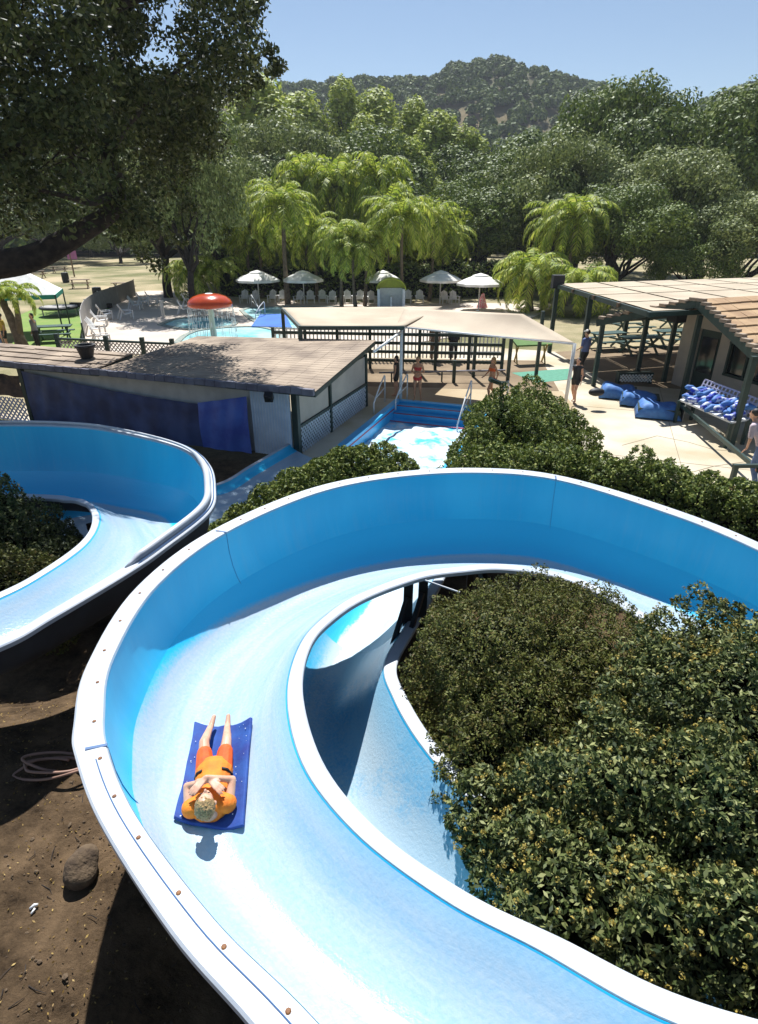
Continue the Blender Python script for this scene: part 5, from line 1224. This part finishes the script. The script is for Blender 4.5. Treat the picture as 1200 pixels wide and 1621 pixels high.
# ------------------------------------------------------------------ trees
def branchy(mb, base, top, r0, r1, seed, n=7, wob=.12, seg=8):
    r_ = random.Random(seed); base = Vector(base); top = Vector(top); L = (top - base).length; pts = []; rs = []
    for i in range(n + 1):
        t = i / n; p = base.lerp(top, t); k = math.sin(t * math.pi) if i < n else .3
        pts.append(p + Vector((r_.uniform(-1, 1), r_.uniform(-1, 1), r_.uniform(-.4, .4))) * wob * L * .4 * (0 if i == 0 else 1)); rs.append(r0 + (r1 - r0) * t)
    mb.tube(pts, rs, seg); return pts
def make_tree(name, h, cr, seed, m, leaf=.26, clumps=50, dens=26, kind='oak', trunk_r=.3, bark='bark', vis_trunk=.22):
    r_ = random.Random(seed); r = empty(name, (0, 0, 0), 'x', 'tree'); mb = MB()
    fork = Vector((r_.uniform(-.3, .3), r_.uniform(-.3, .3), h * vis_trunk)); branchy(mb, (0, 0, -.2), fork, trunk_r, trunk_r * .8, seed, 5, .06, 9)
    bl = []
    for k in range(clumps):
        if kind == 'oak':
            a = r_.uniform(0, 6.283); e = math.asin(r_.uniform(-.45, 1)); rad = r_.uniform(.55, 1.0) ** .6
            c = Vector((math.cos(a) * math.cos(e) * cr * rad, math.sin(a) * math.cos(e) * cr * rad, h * .56 + math.sin(e) * h * .40 * rad)); s = cr * r_.uniform(.15, .27)
            rr = (s * r_.uniform(.9, 1.3), s * r_.uniform(.9, 1.3), s * r_.uniform(.6, .9))
        else:
            t = r_.uniform(.12, .98); a = r_.uniform(0, 6.283); w_ = cr * (math.sin(math.pi * min(1, t * .9 + .1)) ** .7) * r_.uniform(.3, .85)
            c = Vector((math.cos(a) * w_, math.sin(a) * w_, h * t)); s = cr * r_.uniform(.28, .45); rr = (s * .8, s * .8, s * 1.25)
        bl.append((tuple(c), rr))
    for k in range(9):
        c = Vector(r_.choice(bl)[0]); branchy(mb, fork * .95, c * .96, trunk_r * .5, .04, seed + k, 6, .12, 6)
    mb.build('trunk', M[bark], r, True)
    Cs = []; Ns = []
    g_ = np.random.default_rng(seed)
    for c, rr in bl:
        n_ = int(dens * 4 * 3.14 * (rr[0] * rr[2]) ** 1.0); d = g_.normal(0, 1, (n_, 3)); d /= np.linalg.norm(d, axis=1, keepdims=True)
        rad = 1 - np.abs(g_.normal(0, .15, n_)); Cs.append(np.array(c) + d * np.array(rr) * rad[:, None] * (1 + .15 * np.sin(d[:, :1] * 7 + c[0]))); Ns.append(d)
    C_ = np.concatenate(Cs); N_ = np.concatenate(Ns); N_[:, 2] += .25
    leafobj('crown', C_, N_, leaf, m, r, .55, jit=.42)
    return r
T = {}
T['oakA'] = make_tree('oak_tree', 13, 7.5, 21, L_oak, .30, 85, 20, trunk_r=.45)
T['oakB'] = make_tree('oak_tree', 12, 6.5, 22, L_oak2, .28, 75, 21, trunk_r=.4)
T['oakC'] = make_tree('oak_tree', 10, 6.0, 23, L_oak, .26, 68, 23, trunk_r=.35)
T['pop'] = make_tree('poplar_tree', 20, 3.6, 24, L_euc, .42, 60, 9, 'tall', .3)
T['popB'] = make_tree('poplar_tree', 18, 4.2, 25, L_euc, .42, 60, 9, 'tall', .3)
T['bright'] = make_tree('leafy_tree', 8.5, 4.2, 26, L_bright, .26, 46, 18, trunk_r=.2)

used = set()
def plant(kind, px, Y, hpx, label, sx=1.0, rz=None, name=None, base_z=None):
    """crown top at photo row hpx when standing at distance Y"""
    src = T[kind]; x = PY(px, 400, Y).x; z0 = hills(x, Y) if Y > 60 else 0.0
    ztop = PY(px, hpx, Y).z; h0 = {'oakA': 13, 'oakB': 12, 'oakC': 10, 'pop': 20.5, 'popB': 18.5, 'bright': 8.5}[kind]
    s = (ztop - z0) / h0
    o = src if kind not in used else copy_tree(src); used.add(kind)
    x = ray(px, hpx).x / ray(px, hpx).y * Y
    o.location = (x, Y, z0 - .1); sx = sx * (1.55 if kind in ('pop', 'popB') else 1); o.scale = (s * sx, s * sx, s); o.rotation_euler = (0, 0, rz if rz is not None else random.uniform(0, 6.28)); o['label'] = label; return o
# right oaks
plant('oakA', 1010, 66, 122, 'tallest rounded oak on the right, its dome cutting the skyline', .85)
plant('oakA', 1170, 60, 135, 'big oak at the right frame edge with a dark visible trunk', .95)
plant('oakB', 900, 58, 205, 'oak with rounded crown left of the tallest right oak', .9)
plant('oakB', 1090, 52, 225, 'greyish oak above the middle of the pergola roof', .95)
plant('oakC', 1000, 48, 290, 'low oak right behind the left half of the pergola', 1.0)
plant('oakC', 850, 62, 235, 'oak crown standing behind the bright palm on the right', 1.0)
plant('oakB', 1200, 46, 300, 'grey green oak at the right edge just above the pergola roof', 1.1)
plant('oakC', 760, 60, 290, 'dark oak behind the three right umbrellas', 1.1)
plant('oakC', 1120, 45, 345, 'smallest oak directly above the pergola roof', .9)
plant('oakA', 940, 80, 180, 'oak farther back filling the gap left of the tall dome', 1.1)
plant('oakB', 700, 62, 305, 'dark oak behind the thin palm trunks on the right', 1.1)
# tall poplars / conifers in the middle
plant('pop', 545, 98, 132, 'tallest slender tree in the middle of the tree line', .8)
plant('popB', 600, 100, 150, 'slender tree just right of the tallest middle one', .9)
plant('pop', 655, 92, 160, 'slender tree with a dark pointed crown right of centre', .8)
plant('popB', 700, 88, 185, 'slender tree left of the gap before the right oaks', .95)
plant('pop', 745, 86, 205, 'slender tree at the right end of the tall middle group', 1.0)
plant('popB', 480, 96, 155, 'slender tree at the left of the tall middle group', 1.0)
plant('popB', 415, 80, 130, 'pale green slender tree beside the left oak crown', 1.0)
plant('pop', 575, 82, 185, 'shorter slender tree in front of the tallest middle one', .85)
plant('popB', 640, 76, 225, 'slender tree right above the palm crowns', 1.1)
plant('oakC', 520, 74, 205, 'rounded tree below the slender middle group', 1.2)
plant('oakB', 430, 72, 180, 'rounded dark tree behind the tallest palm', 1.0)
plant('oakC', 780, 84, 235, 'rounded tree at the foot of the hill right of centre', 1.2)
# bright trees over the palms
plant('bright', 520, 62, 232, 'yellow green leafy tree topping the palm group', 1.0)
plant('bright', 400, 60, 265, 'yellow green leafy tree left of the tallest palm', 1.0)
plant('bright', 585, 60, 275, 'bright leafy tree behind the middle palms', 1.0)
plant('bright', 690, 58, 300, 'bright leafy tree behind the right palms', .9)
plant('oakC', 600, 66, 330, 'dark low oak filling the shade behind the chairs', 1.5)
plant('oakC', 480, 60, 370, 'dark low oak in the shade behind the left umbrellas', 1.4)
plant('oakC', 380, 62, 360, 'dark low oak beside the left umbrella', 1.3)
# left mid tree hanging behind the pool deck
plant('oakB', 262, 44, 165, 'large dark oak behind the grey screen and left chairs', .62, 1.0)
plant('oakA', 215, 52, 120, 'tall oak standing behind the near oak branches on the left', .75)
plant('oakB', 330, 58, 230, 'grey oak between the near oak and the bright trees', .8)
plant('oakA', 60, 105, 300, 'far oak beyond the dry field at the left', 1.3)
plant('oakB', 130, 120, 320, 'far oak beyond the dry field right of the other one', 1.3)
plant('oakA', -40, 90, 250, 'far oak at the left frame edge beyond the field', 1.3)
plant('oakC', 180, 100, 350, 'small far oak at the end of the dry field', 1.4)

# hedge wall behind the chairs (dark backdrop under the palms)
shrub('hedge', [((x_, 53 + random.uniform(-.6, .6), 1.1), (1.7, 1.2, 1.7 * random.uniform(.8, 1.1))) for x_ in np.arange(-12, 12.5, 1.8)], 45, .28, L_oak, 'dark untrimmed hedge behind the white chairs and umbrellas', 'hedge', core=.85, seed=14, freq=1)

# palms
def frond(V, F, base, az, el, L, droop, r_, lw=.05):
    p = Vector(base); pts = [p.copy()]; n = 12; e = el
    for i in range(n):
        d = Vector((math.cos(az) * math.cos(e), math.sin(az) * math.cos(e), math.sin(e))); p = p + d * L / n; pts.append(p.copy()); e -= droop / n * (1 + i / n * 1.2)
    side = Vector((-math.sin(az), math.cos(az), 0))
    K = 34
    for k in range(3, K):
        t = k / K; i = min(n - 1, int(t * n)); q = pts[i].lerp(pts[i + 1], t * n - i); fw = (pts[i + 1] - pts[i]).normalized()
        ll = L * .20 * math.sin(math.pi * min(1, .18 + t * .8)) ** .6
        for s in (-1, 1):
            d = (side * s * (.85 + r_.uniform(-.2, .2)) + fw * .6 + Vector((0, 0, -.35 + r_.uniform(-.35, .35)))).normalized(); m1 = q + d * ll * .55; m2 = m1 + (d + Vector((0, 0, -.9))).normalized() * ll * .5
            w_ = fw * lw; a = len(V)
            V += [q - w_ * .5, q + w_ * .5, m1 + w_ * .6, m1 - w_ * .6, m2]; F += [(a, a + 1, a + 2, a + 3), (a + 3, a + 2, a + 4)]
    return pts
def palm(h, seed, L=3.2, nf=22, tr=.16, lw=.05, droop=1.75):
    r_ = random.Random(seed); r = empty('palm_tree', (0, 0, 0), 'x', 'palm tree'); mb = MB()
    pts = [(.12 * math.sin(t * 2 + seed), .1 * math.sin(t * 3), h * t) for t in [i / 14 for i in range(15)]]
    mb.tube(pts, [tr * (1.35 - .5 * min(1, i / 5)) * (1 + .07 * (i % 2)) for i in range(15)], 10); mb.build('trunk', M['palmbark'], r, True)
    top = Vector(pts[-1]); V = []; F = []; st = MB()
    for k in range(nf):
        az = k * 2.399 + r_.uniform(-.2, .2); el = 1.35 - 1.5 * (k / nf) + r_.uniform(-.1, .1); pp_ = frond(V, F, top, az, el, L * r_.uniform(.85, 1.1), droop * r_.uniform(.8, 1.15), r_, lw)
        st.tube([tuple(x) for x in pp_], [.035 * (1 - i / 14) + .006 for i in range(len(pp_))], 5)
    f_ = MB(); f_.v = [tuple(v) for v in V]; f_.f = F; f_.build('fronds', L_palm, r)
    st.build('frond_stems', mat('frond stem', (.22, .25, .06), .6), r); return r
PALM = [palm(6.4, 1, 3.9, 36, .18, .075), palm(4.3, 2, 3.3, 32, .12, .07), palm(5.0, 3, 3.4, 32, .12, .07), palm(2.2, 4, 3.6, 34, .2, .08, 1.8)]
up = set()
def plant_palm(k, px, py, label, s=1.0, sz=1.0):
    o = PALM[k] if k not in up else copy_tree(PALM[k]); up.add(k); o.location = P(px, py); o.scale = (s, s, s * sz); o.rotation_euler = (0, 0, random.uniform(0, 6.28)); o['label'] = label
plant_palm(0, 458, 481, 'tallest palm with the thick trunk, left of the palm group')
plant_palm(1, 543, 486, 'leftmost of the thin trunked palms in the middle cluster', 1.0, 1.0)
plant_palm(1, 562, 488, 'thin palm with dark trunk second in the middle cluster', .95, .92)
plant_palm(2, 578, 484, 'thin palm at the right of the middle cluster', 1.0, .9)
plant_palm(2, 637, 487, 'single palm standing in front of the lime playhouse', 1.05, 1.08)
plant_palm(1, 500, 474, 'palm in the shade between the tallest palm and the middle cluster', 1.1, 1.0)
plant_palm(2, 395, 470, 'palm left of the tallest palm behind the first umbrella', 1.1, 1.2)
plant_palm(1, 345, 478, 'short palm right behind the red mushroom cap', .95, .6)
plant_palm(3, 310, 478, 'bushy short palm left of the red mushroom', .9, 1.0)
plant_palm(2, 680, 476, 'palm crown arching over the middle umbrella', 1.0, 1.1)
plant_palm(2, 895, 484, 'bright green palm left of the pergola post, taller of the pair', 1.15, 1.0)
plant_palm(3, 838, 492, 'low bushy bright palm right of the rightmost umbrella', 1.1, 1.0)
plant_palm(3, 915, 500, 'low drooping palm against the corner post of the pergola', 1.0, .9)
plant_palm(1, 615, 470, 'palm between the white umbrella and the single palm', 1.1, 1.3)
plant_palm(1, 415, 470, 'palm with low crown left behind the tallest palm', 1.2, .8)
plant_palm(2, 700, 470, 'palm right behind the ringed umbrella', 1.1, .8)
plant_palm(2, 490, 460, 'farther palm above the left umbrellas', 1.3, 1.3)
plant_palm(2, 600, 462, 'farther palm above the lime playhouse', 1.3, 1.3)
plant_palm(1, 870, 478, 'palm between the low bushy palm and the pergola', 1.1, 1.1)
plant_palm(0, 535, 462, 'palm rising behind the thin trunk cluster', 1.1, 1.15)
# leaning palm like trunk in front of the tent
lp = empty('palm_tree', P(40, 560), 'leaning forked trunk with a feathery top in front of the tent', 'palm tree'); mb = MB()
mb.tube([(0, 0, 0), (-.1, 0, .8), (-.35, .1, 1.8), (-.7, .2, 2.7)], [.34, .24, .17, .1], 9).tube([(-.08, 0, .7), (.1, 0, 1.6), (.15, .1, 2.6)], [.2, .13, .08], 8); mb.build('trunk', M['palmbark'], lp, True)
V = []; F = []; r_ = random.Random(5)
for c in ((-.7, .2, 2.7), (.15, .1, 2.6)):
    for k in range(14): frond(V, F, Vector(c), k * 2.4, 1.1 - k * .08, 1.5, 1.6, r_, .04)
f_ = MB(); f_.v = [tuple(v) for v in V]; f_.f = F; f_.build('fronds', L_palm, lp)

# near oak reaching in from the left
no = empty('oak_tree', (-13.5, 14.0, 0), 'huge near oak whose dark limb and leaves fill the upper left', 'tree'); no.location = (0, 0, 0)
mb = MB()
def lb(px_, r, seg=9): mb.tube(catmull([tuple(PY(a, b, c)) for a, b, c in px_], 5).tolist(), list(np.linspace(r[0], r[1], (len(px_) - 1) * 5 + 1)), seg)
mb.tube([(-14, 14.2, -.2), (-13.8, 14.2, 2), (-13.0, 14.3, 4.4)], [.75, .6, .5], 12)
lb([(-330, 440, 14.3), (-120, 425, 14.5), (0, 418, 15), (60, 405, 15.2), (120, 372, 15.5), (165, 345, 15.8), (190, 322, 16)], (.40, .17))
lb([(186, 326, 16), (188, 290, 16.2), (172, 245, 16.2), (166, 195, 16.5), (185, 150, 16.5), (180, 90, 17)], (.17, .07))
lb([(188, 300, 16), (150, 320, 15), (110, 312, 14.5), (60, 300, 14)], (.10, .04))
lb([(-330, 300, 14), (-100, 260, 14), (0, 240, 14.5), (50, 225, 14.5), (80, 170, 15), (140, 110, 15.5)], (.3, .06))
lb([(172, 245, 16.2), (210, 190, 17), (260, 130, 17.5), (330, 80, 18)], (.08, .03))
lb([(50, 225, 14.5), (90, 205, 14), (130, 200, 13.6)], (.08, .03))
lb([(-330, 100, 15), (0, 80, 15), (120, 40, 16), (240, -10, 17), (330, 0, 18)], (.22, .05))
for k in range(34):
    a = random.uniform(-60, 170); b = random.uniform(-40, 250); y = random.uniform(15, 18)
    lb([(a, b, y), (a + random.uniform(-40, 40), b + random.uniform(10, 60), y + .4), (a + random.uniform(-60, 60), b + random.uniform(30, 110), y + random.uniform(-.6, .6))], (.035, .012), 5)
mb.build('limbs', M['bark'], no, True)
Cs = []; Ns = []; g_ = np.random.default_rng(77)
def leafcl(px, py, y, s, n_):
    c = np.array(PY(px, py, y)); d = g_.normal(0, 1, (n_, 3)); d /= np.linalg.norm(d, axis=1, keepdims=True); rad = g_.uniform(0, 1, n_) ** .45
    Cs.append(c + d * rad[:, None] * np.array([s, s, s * .75])); Ns.append(g_.normal(0, 1, (n_, 3)) + [0, 0, .3])
def inreg(px, py):
    right = np.interp(py, [-60, 60, 90, 130, 170, 230, 300, 350, 380, 440], [375, 385, 395, 365, 320, 300, 255, 230, 190, 120])
    return px < right
k = 0
while k < 330:
    px = g_.uniform(-330, 400); py = g_.uniform(-160, 370)
    if not inreg(px, py): continue
    if py > 325 and px < 150 and g_.random() < .75: continue
    y = g_.uniform(15.5, 20.5) if px > 150 else g_.uniform(12.6, 19)
    leafcl(px, py, y, g_.uniform(.45, .9), 260); k += 1
for q_ in range(46): leafcl(g_.uniform(225, 345), g_.uniform(130, 250), g_.uniform(19, 22.5), g_.uniform(.5, .8), 220)
for px, py in ((400, 95), (425, 80), (432, 112), (405, 130), (380, 150), (395, 60), (330, 190), (300, 330), (280, 380), (250, 420), (225, 400), (300, 270), (240, 360), (440, 105), (385, 5), (410, 2), (395, 30)):
    leafcl(px, py, 18.5 if py < 200 else 20, .38 if px < 400 else .26, 150)
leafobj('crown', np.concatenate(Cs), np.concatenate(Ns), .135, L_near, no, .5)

# ------------------------------------------------------------------ wooded hill
rh = np.random.default_rng(3)
Cs = []; Ns = []; Sz = []
cnt = 0
tries = 0
while cnt < 4800 and tries < 40000:
    tries += 1
    y = rh.uniform(120, 400) ; x = rh.uniform(-.75, 1.0) * y
    if math.sin(x * .045 + 1) + math.sin(y * .06 + x * .02) + rh.normal(0, .6) < -1.5 and 200 < y < 370: continue
    z = hills(x, y); s = .85 * rh.uniform(2.4, 4.4) * (1 if y > 170 else 1.15); cnt += 1
    n_ = 150; d = rh.normal(0, 1, (n_, 3)); d /= np.linalg.norm(d, axis=1, keepdims=True); d[:, 2] = np.abs(d[:, 2]) * .95 - .1
    Cs.append(np.array([x, y, z + s * .5]) + d * s * rh.uniform(.75, 1.1, (n_, 1)) * np.array([1, 1, 1.0])); dd = d.copy(); dd[:, 2] += .3; Ns.append(dd)
o = leafobj('forest', np.concatenate(Cs), np.concatenate(Ns), 1.5, L_hill, None, .8, jit=.45); tag(o, kind='stuff')

# ------------------------------------------------------------------ thin summer haze over the valley
hb_ = MB().box((0, 1220, 58), (3100, 2640, 122)); hz = bpy.data.meshes.new('haze'); hz.from_pydata(hb_.v, [], hb_.f)
hm_ = bpy.data.materials.new('haze air'); hm_.use_nodes = True; hn = hm_.node_tree.nodes; hn.remove(hn['Principled BSDF'])
pv = hn.new('ShaderNodeVolumePrincipled'); pv.inputs['Density'].default_value = .00028; pv.inputs['Color'].default_value = (.86, .92, 1, 1); pv.inputs['Anisotropy'].default_value = .2
hm_.node_tree.links.new(pv.outputs[0], hn['Material Output'].inputs['Volume'])
tag(link('haze', hz, hm_), kind='stuff')
print('leaves ok', sum(len(m.polygons) for m in bpy.data.meshes))
